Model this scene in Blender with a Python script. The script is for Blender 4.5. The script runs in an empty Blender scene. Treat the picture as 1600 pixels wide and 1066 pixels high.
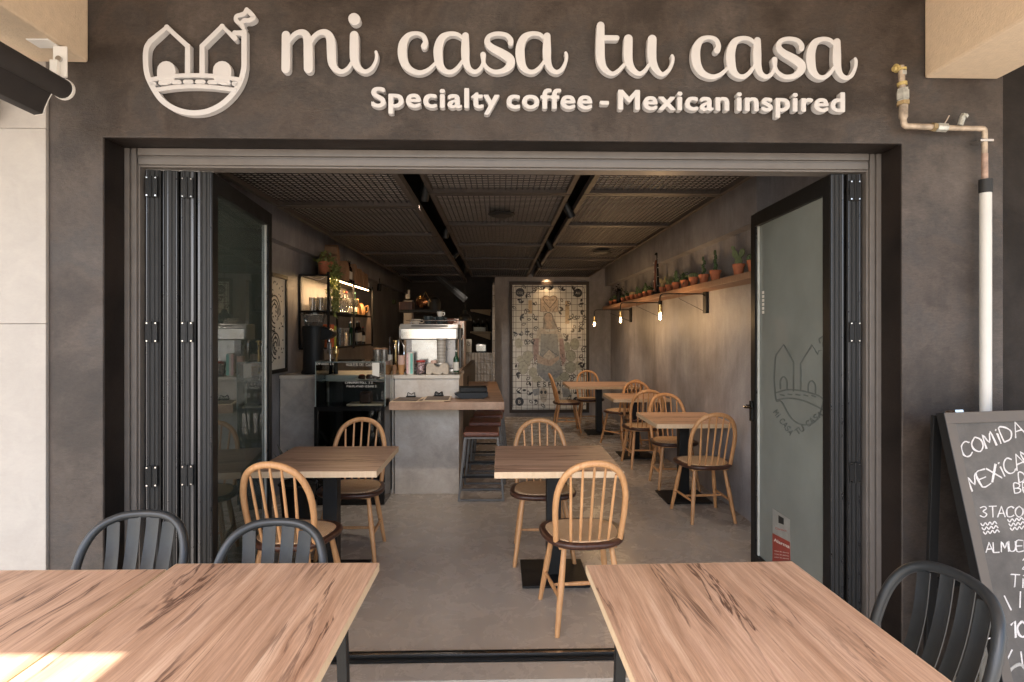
import bpy, bmesh, math, random
from mathutils import Vector, Matrix, noise
random.seed(7)
C = bpy.context.scene.collection
SC = bpy.context.scene
R = math.radians
PI = math.pi

# ------------------------------------------------------------------ camera, sky, sun, exposure
FPX, EYE, HOR = 867.0, 1.55, 519.0
YAW = math.atan(20 / FPX)
cam = bpy.data.objects.new('camera', bpy.data.cameras.new('camera'))
C.objects.link(cam)
cam.location = (0, 0, EYE)
cam.rotation_euler = (R(90), 0, -YAW)
cam.data.sensor_width = 36
cam.data.lens = FPX / 1600 * 36
cam.data.shift_y = -(533 - HOR) / 1600
cam.data.clip_start = 0.05
cam.data.clip_end = 500
SC.camera = cam

SUN_EL = 50
sd = Vector((-0.60, -0.80, 0)).normalized()
to_sun = Vector((sd.x * math.cos(R(SUN_EL)), sd.y * math.cos(R(SUN_EL)), math.sin(R(SUN_EL))))
W = bpy.data.worlds.new('World'); SC.world = W; W.use_nodes = True
wn = W.node_tree.nodes; wl = W.node_tree.links
sky = wn.new('ShaderNodeTexSky'); sky.sky_type = 'NISHITA'; sky.sun_disc = False
sky.sun_elevation = R(SUN_EL); sky.sun_rotation = math.atan2(sd.x, sd.y); sky.dust_density = 2.5
wn['Background'].inputs['Strength'].default_value = 0.15
wl.new(sky.outputs[0], wn['Background'].inputs[0])
sun = bpy.data.objects.new('sun', bpy.data.lights.new('sun', 'SUN')); C.objects.link(sun)
sun.data.energy = 4.0; sun.data.angle = R(0.5); sun.data.color = (1, 0.93, 0.83)
sun.rotation_euler = to_sun.to_track_quat('Z', 'Y').to_euler()
VS = SC.view_settings
VS.view_transform = 'Standard'; VS.look = 'None'; VS.gamma = 1; VS.use_curve_mapping = False
VS.exposure = 2.15
try:
    VS.use_white_balance = True
    VS.white_balance_temperature = 6450
    VS.white_balance_tint = 11
except Exception: pass
SC.cycles.use_denoising = True
SC.cycles.max_bounces = 10
SC.cycles.diffuse_bounces = 6
SC.cycles.transparent_max_bounces = 24
SC.cycles.caustics_reflective = False
SC.cycles.caustics_refractive = False
SC.cycles.sample_clamp_indirect = 6

# ------------------------------------------------------------------ where a point of the photograph lies on a known plane
_r = Vector((math.cos(YAW), -math.sin(YAW), 0)); _f = Vector((math.sin(YAW), math.cos(YAW), 0))
EYEP = Vector((0, 0, EYE))
def ray(px, py): return _f + _r * ((px - 800) / FPX) + Vector((0, 0, 1)) * ((HOR - py) / FPX)
def onY(px, py, Y): d = ray(px, py); return EYEP + d * (Y / d.y)
def onX(px, py, X): d = ray(px, py); return EYEP + d * (X / d.x)
def onZ(px, py, Z): d = ray(px, py); return EYEP + d * ((Z - EYE) / d.z)
def onP(px, py, P, N): d = ray(px, py); return EYEP + d * ((P - EYEP).dot(N) / d.dot(N))

# ------------------------------------------------------------------ colours and materials
def S(r, g, b):
    f = lambda c: (c / 255 / 12.92) if c / 255 <= 0.04045 else ((c / 255 + 0.055) / 1.055) ** 2.4
    return (f(r), f(g), f(b), 1)
def L(r, g, b): return (r, g, b, 1)
class NT:
    def __init__(s, name):
        s.m = bpy.data.materials.new(name); s.m.use_nodes = True
        s.n = s.m.node_tree.nodes; s.l = s.m.node_tree.links
        s.p = s.n['Principled BSDF']
        s._tc = None
    def node(s, t, **k):
        x = s.n.new(t)
        for a, b in k.items():
            setattr(x, a, b)
        return x
    def tc(s, kind='Object'):
        if s._tc is None: s._tc = s.node('ShaderNodeTexCoord')
        return s._tc.outputs[kind]
    def mapping(s, vec, scale=(1, 1, 1), rot=(0, 0, 0), loc=(0, 0, 0)):
        m = s.node('ShaderNodeMapping'); s.l.new(vec, m.inputs[0])
        m.inputs['Scale'].default_value = scale; m.inputs['Rotation'].default_value = rot; m.inputs['Location'].default_value = loc
        return m.outputs[0]
    def noise(s, vec, scale=5, detail=4, rough=0.5, dist=0):
        n = s.node('ShaderNodeTexNoise'); s.l.new(vec, n.inputs['Vector'])
        n.inputs['Scale'].default_value = scale; n.inputs['Detail'].default_value = detail
        n.inputs['Roughness'].default_value = rough; n.inputs['Distortion'].default_value = dist
        return n.outputs[0]
    def ramp(s, fac, stops):
        r = s.node('ShaderNodeValToRGB'); s.l.new(fac, r.inputs[0])
        e = r.color_ramp.elements
        while len(e) > 1: e.remove(e[-1])
        e[0].position = stops[0][0]; e[0].color = stops[0][1]
        for p, c in stops[1:]:
            x = e.new(p); x.color = c
        return r.outputs[0]
    def mix(s, fac, a, b, mode='MIX'):
        m = s.node('ShaderNodeMix', data_type='RGBA', blend_type=mode)
        for i, v in ((0, fac), (6, a), (7, b)):
            if hasattr(v, 'is_linked') or hasattr(v, 'links'): s.l.new(v, m.inputs[i])
            else: m.inputs[i].default_value = v
        return m.outputs[2]
    def math(s, op, a, b=0.0, c=0.0):
        m = s.node('ShaderNodeMath', operation=op)
        for i, v in enumerate((a, b, c)):
            if hasattr(v, 'links'): s.l.new(v, m.inputs[i])
            else: m.inputs[i].default_value = v
        return m.outputs[0]
    def bump(s, h, strength=0.3, dist=0.005):
        b = s.node('ShaderNodeBump'); s.l.new(h, b.inputs['Height'])
        b.inputs['Strength'].default_value = strength; b.inputs['Distance'].default_value = dist
        s.l.new(b.outputs[0], s.p.inputs['Normal'])
    def set(s, col=None, rough=None, metal=None, spec=None, **k):
        for key, v in (('Base Color', col), ('Roughness', rough), ('Metallic', metal), ('Specular IOR Level', spec)):
            if v is None: continue
            if hasattr(v, 'links'): s.l.new(v, s.p.inputs[key])
            else: s.p.inputs[key].default_value = v
        for key, v in k.items(): s.p.inputs[key].default_value = v
        return s.m

def plain(name, c, rough=0.5, metal=0.0, var=0.18, scale=14, bump=0.0, spec=0.5, coat=0.0):
    t = NT(name)
    v = t.noise(t.tc(), scale, 5, 0.6)
    dark = tuple(x * (1 - var) for x in c[:3]) + (1,); lite = tuple(min(1, x * (1 + var)) for x in c[:3]) + (1,)
    col = t.ramp(v, [(0.3, dark), (0.7, lite)])
    rg = t.math('MULTIPLY_ADD', v, 0.25, max(0.02, rough - 0.125))
    t.set(col, rg, metal, spec)
    if coat: t.p.inputs['Coat Weight'].default_value = coat
    if bump: t.bump(t.noise(t.tc(), scale * 4, 5, 0.6), bump, 0.003)
    return t.m

def cement(name, stops, scale=0.9, rough=0.55, bump=0.25, streak=None, spec=0.35, soft=1.0, dist=0.5, fine=.25):
    t = NT(name)
    v = t.tc()
    a = t.noise(v, scale, 8, 0.66, dist)
    col = t.ramp(a, stops)
    b = t.noise(t.mapping(v, streak or (1, 1, 1)), 6, 8, 0.7, 0.6)
    col = t.mix(0.55 * soft, col, t.ramp(b, [(0.3, L(.30, .30, .30)), (0.7, L(.70, .70, .70))]), 'OVERLAY')
    c = t.noise(t.mapping(v, (1, 1, 2.5)), 38, 6, 0.75, 0.8)
    col = t.mix(fine * soft, col, t.ramp(c, [(0.35, L(.36, .36, .36)), (0.65, L(.62, .62, .62))]), 'OVERLAY')
    t.set(col, t.math('MULTIPLY_ADD', b, 0.35, rough - 0.17), 0, spec)
    t.bump(t.mix(0.4, b, c), bump, 0.006)
    return t.m

def table_wood(name, along='X', light=1.0):
    t = NT(name)
    obj = t.tc()
    info = t.node('ShaderNodeObjectInfo')
    off = t.math('MULTIPLY', info.outputs['Random'], 37.0)
    add = t.node('ShaderNodeVectorMath', operation='ADD'); comb = t.node('ShaderNodeCombineXYZ')
    t.l.new(off, comb.inputs[0]); t.l.new(t.math('MULTIPLY', off, 1.37), comb.inputs[1])
    t.l.new(obj, add.inputs[0]); t.l.new(comb.outputs[0], add.inputs[1])
    v = add.outputs[0]
    if along == 'Y': v = t.mapping(v, rot=(0, 0, R(90)))
    # planks across the grain
    sep = t.node('ShaderNodeSeparateXYZ'); t.l.new(v, sep.inputs[0])
    pl = t.math('FLOOR', t.math('MULTIPLY', sep.outputs[1], 8.0))
    wn_ = t.node('ShaderNodeTexWhiteNoise', noise_dimensions='1D'); t.l.new(pl, wn_.inputs['W'])
    cm = t.node('ShaderNodeCombineXYZ'); t.l.new(t.math('MULTIPLY', wn_.outputs[0], 9.0), cm.inputs[0])
    ad2 = t.node('ShaderNodeVectorMath', operation='ADD'); t.l.new(v, ad2.inputs[0]); t.l.new(cm.outputs[0], ad2.inputs[1])
    v2 = ad2.outputs[0]
    warp = t.noise(t.mapping(v2, (0.9, 4, 1)), 1.6, 3, 0.5)
    vw = t.node('ShaderNodeVectorMath', operation='MULTIPLY_ADD')
    cw = t.node('ShaderNodeCombineXYZ'); t.l.new(warp, cw.inputs[1])
    t.l.new(cw.outputs[0], vw.inputs[0]); vw.inputs[1].default_value = (1, 0.10, 1); t.l.new(v2, vw.inputs[2])
    g = t.noise(t.mapping(vw.outputs[0], (0.5, 9, 1)), 3.2, 7, 0.62, 0.3)
    k = light
    col = t.ramp(g, [(0.28, L(.33 * k, .190 * k, .120 * k)), (0.44, L(.45 * k, .283 * k, .188 * k)), (0.56, L(.52 * k, .342 * k, .236 * k)), (0.74, L(.64 * k, .458 * k, .335 * k))])
    col = t.mix(0.45, col, t.ramp(wn_.outputs[0], [(0, L(.40, .38, .36)), (1, L(.58, .58, .57))]), 'OVERLAY')
    fine = t.noise(t.mapping(v2, (1.1, 34, 1)), 5, 7, 0.78)
    col = t.mix(0.8, col, t.ramp(fine, [(0.38, L(.36, .36, .36)), (0.62, L(.60, .60, .60))]), 'OVERLAY')
    vein = t.noise(t.mapping(vw.outputs[0], (0.30, 5.0, 1)), 2.0, 7, 0.6, 0.45)
    vm = t.ramp(vein, [(0.476, L(0, 0, 0)), (0.495, L(1, 1, 1)), (0.501, L(1, 1, 1)), (0.512, L(0, 0, 0))])
    gate = t.ramp(t.noise(t.mapping(v2, (0.7, 2.0, 1)), 1.5, 2, 0.5), [(0.45, L(0, 0, 0)), (0.58, L(1, 1, 1))])
    m = t.math('MULTIPLY', t.math('MULTIPLY', vm, gate), 0.95)
    col = t.mix(m, col, L(.085 * k, .040 * k, .026 * k))
    ln = t.math('FRACT', t.math('MULTIPLY', sep.outputs[1], 8.0))
    edge = t.math('MULTIPLY', t.math('LESS_THAN', ln, 0.012), 0.12)
    col = t.mix(edge, col, L(.16, .085, .05))
    t.set(col, t.math('MULTIPLY_ADD', fine, 0.2, 0.36), 0, 0.4)
    t.bump(fine, 0.12, 0.002)
    return t.m

def stick_wood(name, a, b, rough=0.42):
    t = NT(name)
    v = t.tc()
    info = t.node('ShaderNodeObjectInfo')
    g = t.noise(t.mapping(v, (26, 26, 3.0)), 2.2, 6, 0.65, 0.5)
    col = t.ramp(g, [(0.3, a), (0.7, b)])
    hsv = t.node('ShaderNodeHueSaturation'); t.l.new(col, hsv.inputs['Color'])
    t.l.new(t.math('MULTIPLY_ADD', info.outputs['Random'], 0.22, 0.88), hsv.inputs['Value'])
    t.set(hsv.outputs[0], rough, 0, 0.45)
    t.bump(g, 0.08, 0.002)
    return t.m

def cane(name):
    t = NT(name)
    v = t.tc()
    w1 = t.node('ShaderNodeTexWave', wave_type='BANDS', bands_direction='DIAGONAL'); t.l.new(t.mapping(v, (1, 1, 0)), w1.inputs[0])
    w1.inputs['Scale'].default_value = 46; w1.inputs['Distortion'].default_value = 1.2
    w2 = t.node('ShaderNodeTexWave', wave_type='BANDS', bands_direction='DIAGONAL'); t.l.new(t.mapping(v, (-1, 1, 0)), w2.inputs[0])
    w2.inputs['Scale'].default_value = 46; w2.inputs['Distortion'].default_value = 1.2
    h = t.math('MAXIMUM', w1.outputs[1], w2.outputs[1])
    chk = t.math('MULTIPLY', w1.outputs[1], w2.outputs[1])
    col = t.ramp(t.math('MULTIPLY_ADD', chk, -0.8, h), [(0.15, L(.30, .16, .08)), (0.45, L(.62, .40, .22)), (0.85, L(.80, .60, .37))])
    n = t.noise(v, 30, 5, 0.7)
    col = t.mix(0.4, col, t.ramp(n, [(0.3, L(.35, .35, .35)), (0.7, L(.62, .62, .62))]), 'OVERLAY')
    t.set(col, 0.6, 0, 0.3)
    t.bump(h, 0.5, 0.002)
    return t.m

def sheet_glass(name, tint=(0.90, 0.95, 0.93), haze=0.0, haze_col=(0.3, 0.34, 0.32), refl=1.0, rough=0.0):
    t = NT(name); t.n.remove(t.p)
    out = t.n['Material Output']
    tr = t.node('ShaderNodeBsdfTransparent'); tr.inputs[0].default_value = tint + (1,)
    gl = t.node('ShaderNodeBsdfGlossy'); gl.inputs['Roughness'].default_value = rough
    gl.inputs[0].default_value = (1, 1, 1, 1)
    fr = t.node('ShaderNodeFresnel'); fr.inputs[0].default_value = 1.5
    fac = t.math('MINIMUM', t.math('MULTIPLY', fr.outputs[0], 1.25 * refl), 1.0)
    m = t.node('ShaderNodeMixShader'); t.l.new(fac, m.inputs[0]); t.l.new(tr.outputs[0], m.inputs[1]); t.l.new(gl.outputs[0], m.inputs[2])
    last = m.outputs[0]
    if haze:
        d = t.node('ShaderNodeBsdfDiffuse'); d.inputs[0].default_value = haze_col + (1,)
        m2 = t.node('ShaderNodeMixShader')
        nz = t.noise(t.tc(), 2.5, 4, 0.6)
        t.l.new(t.math('MULTIPLY_ADD', nz, haze * 0.5, haze * 0.75), m2.inputs[0])
        t.l.new(last, m2.inputs[1]); t.l.new(d.outputs[0], m2.inputs[2]); last = m2.outputs[0]
    t.l.new(last, out.inputs[0])
    return t.m

def glow(name, c, strength):
    t = NT(name); t.set(L(*c), 0.5)
    t.p.inputs['Emission Color'].default_value = c + (1,); t.p.inputs['Emission Strength'].default_value = strength
    return t.m

M = {}
M['facade'] = cement('facade_microcement', [(0.31, L(.020, .0155, .013)), (0.43, L(.040, .031, .0255)), (0.49, L(.060, .047, .039)), (0.54, L(.048, .041, .037)), (0.60, L(.070, .057, .049)), (0.70, L(.094, .079, .069))], 1.25, 0.46, 0.9, spec=0.3, fine=.6, dist=.25)
M['reveal'] = cement('reveal_near_black', [(0.38, L(.007, .005, .004)), (0.62, L(.020, .014, .011))], 2.5, 0.55, 0.4, spec=.25)
M['facade_dark'] = cement('facade_black_paint', [(0.35, L(.014, .011, .009)), (0.60, L(.028, .023, .020)), (.72, L(.07, .06, .052))], 2.2, 0.65, 0.3, spec=.15)
M['wall_in'] = cement('interior_microcement', [(0.34, L(.19, .178, .180)), (0.5, L(.27, .262, .272)), (0.66, L(.36, .35, .362))], 0.9, 0.55, 0.2, (1, 1, .25))
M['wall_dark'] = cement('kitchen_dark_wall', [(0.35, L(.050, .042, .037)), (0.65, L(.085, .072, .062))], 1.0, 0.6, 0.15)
M['counter'] = cement('counter_microcement', [(0.34, L(.46, .405, .35)), (0.5, L(.56, .50, .435)), (0.66, L(.65, .59, .52))], 1.6, 0.5, 0.15)
M['floor'] = cement('floor_microcement', [(0.3, L(.40, .345, .288)), (0.5, L(.44, .385, .325)), (0.7, L(.48, .425, .362))], 0.8, 0.26, 0.0, spec=0.5, soft=.2, fine=.1)
M['pavement'] = cement('pavement_concrete', [(0.3, L(.36, .33, .29)), (0.7, L(.46, .43, .38))], 1.5, 0.8, 0.3)
M['ground'] = cement('street_paving', [(0.3, L(.34, .30, .25)), (0.7, L(.42, .38, .33))], 0.4, 0.85, 0.2)
M['ceiling'] = plain('ceiling_black', L(.012, .011, .010), 0.9)
M['cream'] = plain('cream_render', L(.62, .49, .35), 0.9, var=0.06, scale=30, bump=1.0)
M['stone'] = cement('pale_stone_cladding', [(0.3, L(.34, .315, .285)), (0.7, L(.37, .345, .315))], 1.2, 0.6, 0.04, soft=.4)
M['frame'] = plain('door_frame_bronze_aluminium', L(.155, .138, .124), 0.42, 0.25, var=0.08)
M['leaf'] = plain('door_leaf_anthracite', L(.012, .0115, .011), 0.45, 0.0, spec=.18, var=0.1)
M['alu'] = plain('brushed_edge_profile', L(.10, .10, .105), 0.3, 0.8, var=0.1)
M['gasket'] = plain('black_gasket', L(.010, .010, .010), 0.6)
M['steel'] = plain('bright_steel', L(.62, .60, .57), 0.22, 1.0, var=0.08)
M['chrome'] = plain('mirror_chrome', L(.80, .78, .76), 0.07, 1.0, var=0.02)
M['glass'] = sheet_glass('door_glass', (0.82, 0.90, 0.85), 0.14, (.24, .29, .25), .9)  # greenish diffuse layer painted into the panes in place of reflections
M['glass_film'] = sheet_glass('door_glass_hazy', (0.80, 0.88, 0.84), 0.72, (.27, .29, .265), 1.3)
M['glass_clear'] = sheet_glass('display_glass', (0.93, 0.96, 0.95), 0.0, refl=0.8)
M['tumbler'] = sheet_glass('tumbler_glass', (0.80, 0.80, 0.78), 0.10, (.75, .72, .66), 1.6, 0.02)
M['sign'] = plain('sign_painted_foam', L(.52, .51, .505), 0.6, var=0.03)
M['top_x'] = table_wood('table_laminate', 'X', 1.05)
M['top_y'] = table_wood('table_laminate_lengthwise', 'Y', 1.06)
M['edge'] = stick_wood('table_edge_band', L(.58, .42, .26), L(.66, .50, .33), 0.5)
M['bar_wood'] = table_wood('bar_wood', 'X', 0.88)
M['beech'] = stick_wood('beech_wood', L(.46, .225, .090), L(.62, .345, .160))
M['walnut'] = stick_wood('dark_stained_wood', L(.035, .014, .009), L(.085, .036, .022), 0.33)
M['cane'] = cane('woven_cane')
M['black'] = plain('black_powder_coat', L(.010, .010, .010), 0.5, 0.0, var=0.15, scale=60, spec=.3)
M['charcoal'] = plain('charcoal_chair_paint', L(.022, .025, .027), 0.38, 0.0, var=0.10, scale=60)
M['blackgloss'] = plain('black_gloss', L(.008, .008, .008), 0.14, 0, var=0.1)
M['shelfwood'] = stick_wood('shelf_wood', L(.23, .125, .075), L(.33, .19, .12), 0.5)
M['terracotta'] = plain('terracotta', L(.50, .17, .085), 0.8, var=0.14, scale=25)
M['soil'] = plain('soil', L(.03, .02, .015), 0.95)
M['cactus'] = plain('cactus_green', L(.06, .105, .045), 0.6, var=0.35, scale=60, bump=0.6)
M['cactus_pale'] = plain('cactus_pale_green', L(.15, .19, .09), 0.65, var=0.3, scale=70, bump=0.6)
M['cactus_gold'] = plain('cactus_cream', L(.45, .36, .20), 0.7, var=0.3, scale=70)
M['leafgreen'] = plain('leaf_green', L(.20, .23, .07), 0.5, var=0.4, scale=40)
M['ceil_board'] = None
t = NT('ceiling_wood_wool')
v = t.noise(t.mapping(t.tc(), (1, 14, 1)), 9, 5, 0.7)
t.set(t.ramp(v, [(0.3, L(.36, .32, .29)), (0.7, L(.62, .57, .52))]), 0.85); M['ceil_board'] = t.m
M['ceil_frame'] = plain('ceiling_frame_brown', L(.045, .034, .027), 0.5)
M['wire'] = plain('ceiling_wire', L(.010, .008, .007), 0.5)
M['kraft'] = plain('kraft_paper', L(.34, .20, .115), 0.8, var=0.18, scale=20)
M['leather'] = plain('brown_leather', L(.16, .058, .035), 0.4, var=0.3, scale=30, bump=0.4)
M['white'] = plain('white_plastic', L(.78, .75, .70), 0.4, var=0.04)
M['cream_card'] = plain('moulded_card', L(.55, .47, .38), 0.9, var=0.12, scale=50, bump=0.5)
M['pink'] = plain('pale_pink_panel', L(.60, .46, .40), 0.5, var=0.05)
M['copper'] = plain('copper_metal', L(.62, .33, .19), 0.25, 1.0)
M['brass'] = plain('brass_metal', L(.62, .45, .20), 0.28, 1.0)
M['green_bottle'] = plain('green_bottle_glass', L(.012, .055, .022), 0.1, var=0.1)
M['dark_bottle'] = plain('dark_bottle_glass', L(.02, .012, .008), 0.1, var=0.1)
M['orange'] = plain('orange_card_box', L(.75, .17, .06), 0.6, var=0.06)
M['lime'] = plain('lime_card_box', L(.45, .50, .08), 0.6, var=0.06)
M['paper'] = plain('paper_label', L(.72, .68, .60), 0.7, var=0.04)
M['red'] = plain('red_print', L(.42, .045, .03), 0.5, var=0.05)
M['tan'] = plain('cup_tan', L(.48, .25, .10), 0.7, var=0.05)
M['cup_pink'] = plain('cup_pale', L(.62, .42, .34), 0.7, var=0.05)
M['mallow'] = plain('marshmallow_pink', L(.72, .47, .46), 0.8, var=0.25, scale=60)
M['mint'] = plain('mint_print', L(.20, .50, .42), 0.5)
M['cake'] = plain('dark_cake', L(.05, .022, .014), 0.85, var=0.3, scale=40, bump=0.6)
M['chalk'] = plain('white_chalk', L(.52, .50, .49), 0.95, var=0.25, scale=200)
M['chalk_dim'] = plain('smudged_chalk', L(.30, .29, .27), 0.95, var=0.2, scale=200)
M['slate'] = cement('chalkboard_slate', [(0.3, L(.055, .050, .045)), (0.5, L(.085, .078, .071)), (0.7, L(.12, .112, .102))], 3.5, 0.75, 0.05)
M['board_frame'] = plain('chalkboard_frame', L(.085, .070, .057), 0.6, var=0.1)
M['pipe'] = plain('weathered_copper_pipe', L(.36, .29, .22), 0.55, 0.3, var=0.45, scale=22)
M['pipe_red'] = plain('worn_red_paint_pipe', L(.32, .22, .17), 0.6, 0.1, var=0.4, scale=30)
M['pvc'] = plain('white_pvc', L(.52, .51, .48), 0.45, var=0.04)
M['yellow'] = plain('yellow_tape', L(.42, .32, .12), 0.6)
M['verdigris'] = plain('zinc_valve', L(.42, .42, .38), 0.45, 0.5, var=0.3, scale=40)
M['awning'] = plain('awning_dark_cloth', L(.022, .018, .016), 0.85)
M['shade_gold'] = glow('warm_led', (1.0, 0.62, 0.28), 9.0)
M['lens'] = glow('warm_spot_lens', (1.0, 0.75, 0.5), 0.6)
M['bulb'] = glow('warm_bulb', (1.0, 0.62, 0.28), 45.0)

# ------------------------------------------------------------------ mesh builder
class MB:
    def __init__(s): s.v = []; s.f = []
    def add(s, vs, fs):
        o = len(s.v); s.v += [Vector(v) for v in vs]; s.f += [tuple(i + o for i in f) for f in fs]; return s
    def box(s, x0, x1, y0, y1, z0, z1, M_=None):
        vs = [Vector(p) for p in ((x0, y0, z0), (x1, y0, z0), (x1, y1, z0), (x0, y1, z0), (x0, y0, z1), (x1, y0, z1), (x1, y1, z1), (x0, y1, z1))]
        if M_ is not None: vs = [M_ @ v for v in vs]
        return s.add(vs, [(0, 3, 2, 1), (4, 5, 6, 7), (0, 1, 5, 4), (1, 2, 6, 5), (2, 3, 7, 6), (3, 0, 4, 7)])
    def cbox(s, c, d, M_=None): return s.box(c[0] - d[0] / 2, c[0] + d[0] / 2, c[1] - d[1] / 2, c[1] + d[1] / 2, c[2] - d[2] / 2, c[2] + d[2] / 2, M_)
    def bar(s, a, b, w, h, up=(0, 0, 1)):
        a = Vector(a); b = Vector(b); d = (b - a).normalized(); up = Vector(up)
        if abs(d.dot(up)) > 0.98: up = Vector((0, 1, 0))
        x = d.cross(up).normalized() * w / 2; y = x.cross(d).normalized() * h / 2
        vs = [a - x - y, a + x - y, a + x + y, a - x + y, b - x - y, b + x - y, b + x + y, b - x + y]
        return s.add(vs, [(0, 3, 2, 1), (4, 5, 6, 7), (0, 1, 5, 4), (1, 2, 6, 5), (2, 3, 7, 6), (3, 0, 4, 7)])
    def tube(s, pts, r, n=12, closed=False, flat=None):
        pts = [Vector(p) for p in pts]; N = len(pts)
        rr = r if isinstance(r, (list, tuple)) else [r] * N
        tan = []
        for i in range(N):
            a = pts[(i - 1) % N] if closed or i > 0 else pts[i]; b = pts[(i + 1) % N] if closed or i < N - 1 else pts[i]
            tan.append((b - a).normalized())
        u = Vector((0, 0, 1))
        if abs(u.dot(tan[0])) > 0.9: u = Vector((1, 0, 0))
        u = (u - tan[0] * u.dot(tan[0])).normalized()
        vs = []
        for i in range(N):
            u = (u - tan[i] * u.dot(tan[i])).normalized(); w = tan[i].cross(u)
            for k in range(n):
                a = 2 * PI * k / n
                vs.append(pts[i] + (u * math.cos(a) + w * math.sin(a)) * rr[i])
        fs = []
        for i in range(N if closed else N - 1):
            for k in range(n):
                a = i * n + k; b = i * n + (k + 1) % n; j = (i + 1) % N
                fs.append((a, b, j * n + (k + 1) % n, j * n + k))
        if not closed: fs += [tuple(range(n))[::-1], tuple(range((N - 1) * n, N * n))]
        return s.add(vs, fs)
    def cyl(s, a, b, r0, r1=None, n=16): return s.tube([a, b], [r0, r0 if r1 is None else r1], n)
    def lathe(s, prof, c=(0, 0, 0), n=20, axis=None):
        vs = []; fs = []; c = Vector(c); m = len(prof)
        for k in range(n):
            a = 2 * PI * k / n
            for (r, z) in prof:
                p = Vector((r * math.cos(a), r * math.sin(a), z))
                if axis is not None: p = axis @ p
                vs.append(c + p)
        for k in range(n):
            for i in range(m - 1):
                fs.append((k * m + i, ((k + 1) % n) * m + i, ((k + 1) % n) * m + i + 1, k * m + i + 1))
        if prof[0][0] > 1e-6: fs.append(tuple(k * m for k in range(n))[::-1])
        if prof[-1][0] > 1e-6: fs.append(tuple(k * m + m - 1 for k in range(n)))
        return s.add(vs, fs)
    def ball(s, c, r, sz=1.0, n=12, m=8):
        return s.lathe([(max(1e-7, r * math.sin(PI * i / m)), -r * sz * math.cos(PI * i / m)) for i in range(m + 1)], c, n)
    def prism(s, poly, d):
        """poly: coplanar 3-D points in order; d: extrusion vector"""
        d = Vector(d); n = len(poly); p = [Vector(q) for q in poly]
        vs = p + [q + d for q in p]
        return s.add(vs, [tuple(range(n))[::-1], tuple(range(n, 2 * n))] + [(i, (i + 1) % n, n + (i + 1) % n, n + i) for i in range(n)])
    def build(s, name, mat, parent=None, bevel=0.0, smooth=38, loc=None, segs=2):
        me = bpy.data.meshes.new(name)
        me.from_pydata([tuple(v) for v in s.v], [], s.f); me.materials.append(mat if not isinstance(mat, str) else M[mat])
        bm = bmesh.new(); bm.from_mesh(me)
        bmesh.ops.remove_doubles(bm, verts=bm.verts, dist=1e-6)
        bmesh.ops.recalc_face_normals(bm, faces=bm.faces); bm.to_mesh(me); bm.free()
        if smooth:
            me.shade_smooth(); me.set_sharp_from_angle(angle=R(smooth))
        o = bpy.data.objects.new(name, me); C.objects.link(o)
        if parent is not None: o.parent = parent
        if loc: o.location = loc
        if bevel:
            b = o.modifiers.new('bevel', 'BEVEL'); b.width = bevel; b.segments = segs; b.limit_method = 'ANGLE'; b.angle_limit = R(35)
            b.harden_normals = False
        return o

def tag(o, label=None, cat=None, group=None, kind=None):
    if label: o['label'] = label
    if cat: o['category'] = cat
    if group: o['group'] = group
    if kind or cat: o['kind'] = kind or 'thing'
    return o
def thing(name, label, cat, loc=(0, 0, 0), rz=0.0, group=None):
    o = bpy.data.objects.new(name, None); C.objects.link(o); o.location = loc; o.rotation_euler = (0, 0, rz)
    o.empty_display_size = 0.1
    return tag(o, label, cat, group)
def kids(o): return [c for c in bpy.data.objects if c.parent is o]
def copy_tree(o, label=None, loc=None, rz=None, parent=None, _top=True):
    c = o.copy(); C.objects.link(c); c.parent = parent
    for ch in kids(o): copy_tree(ch, parent=c, _top=False)
    if label: c['label'] = label
    if loc is not None: c.location = loc
    if rz is not None: c.rotation_euler = (0, 0, rz)
    return c

def catmull(pts, k=8, closed=False):
    n = len(pts); out = []
    P = [tuple(p) for p in pts]
    rng = range(n if closed else n - 1)
    for i in rng:
        p0 = P[(i - 1) % n] if closed or i > 0 else P[0]; p1 = P[i]; p2 = P[(i + 1) % n]; p3 = P[(i + 2) % n] if closed or i + 2 < n else P[-1]
        for j in range(k):
            t_ = j / k
            out.append(tuple(0.5 * (2 * b + (c - a) * t_ + (2 * a - 5 * b + 4 * c - d) * t_ ** 2 + (-a + 3 * b - 3 * c + d) * t_ ** 3) for a, b, c, d in zip(p0, p1, p2, p3)))
    if not closed: out.append(P[-1])
    return out

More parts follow.
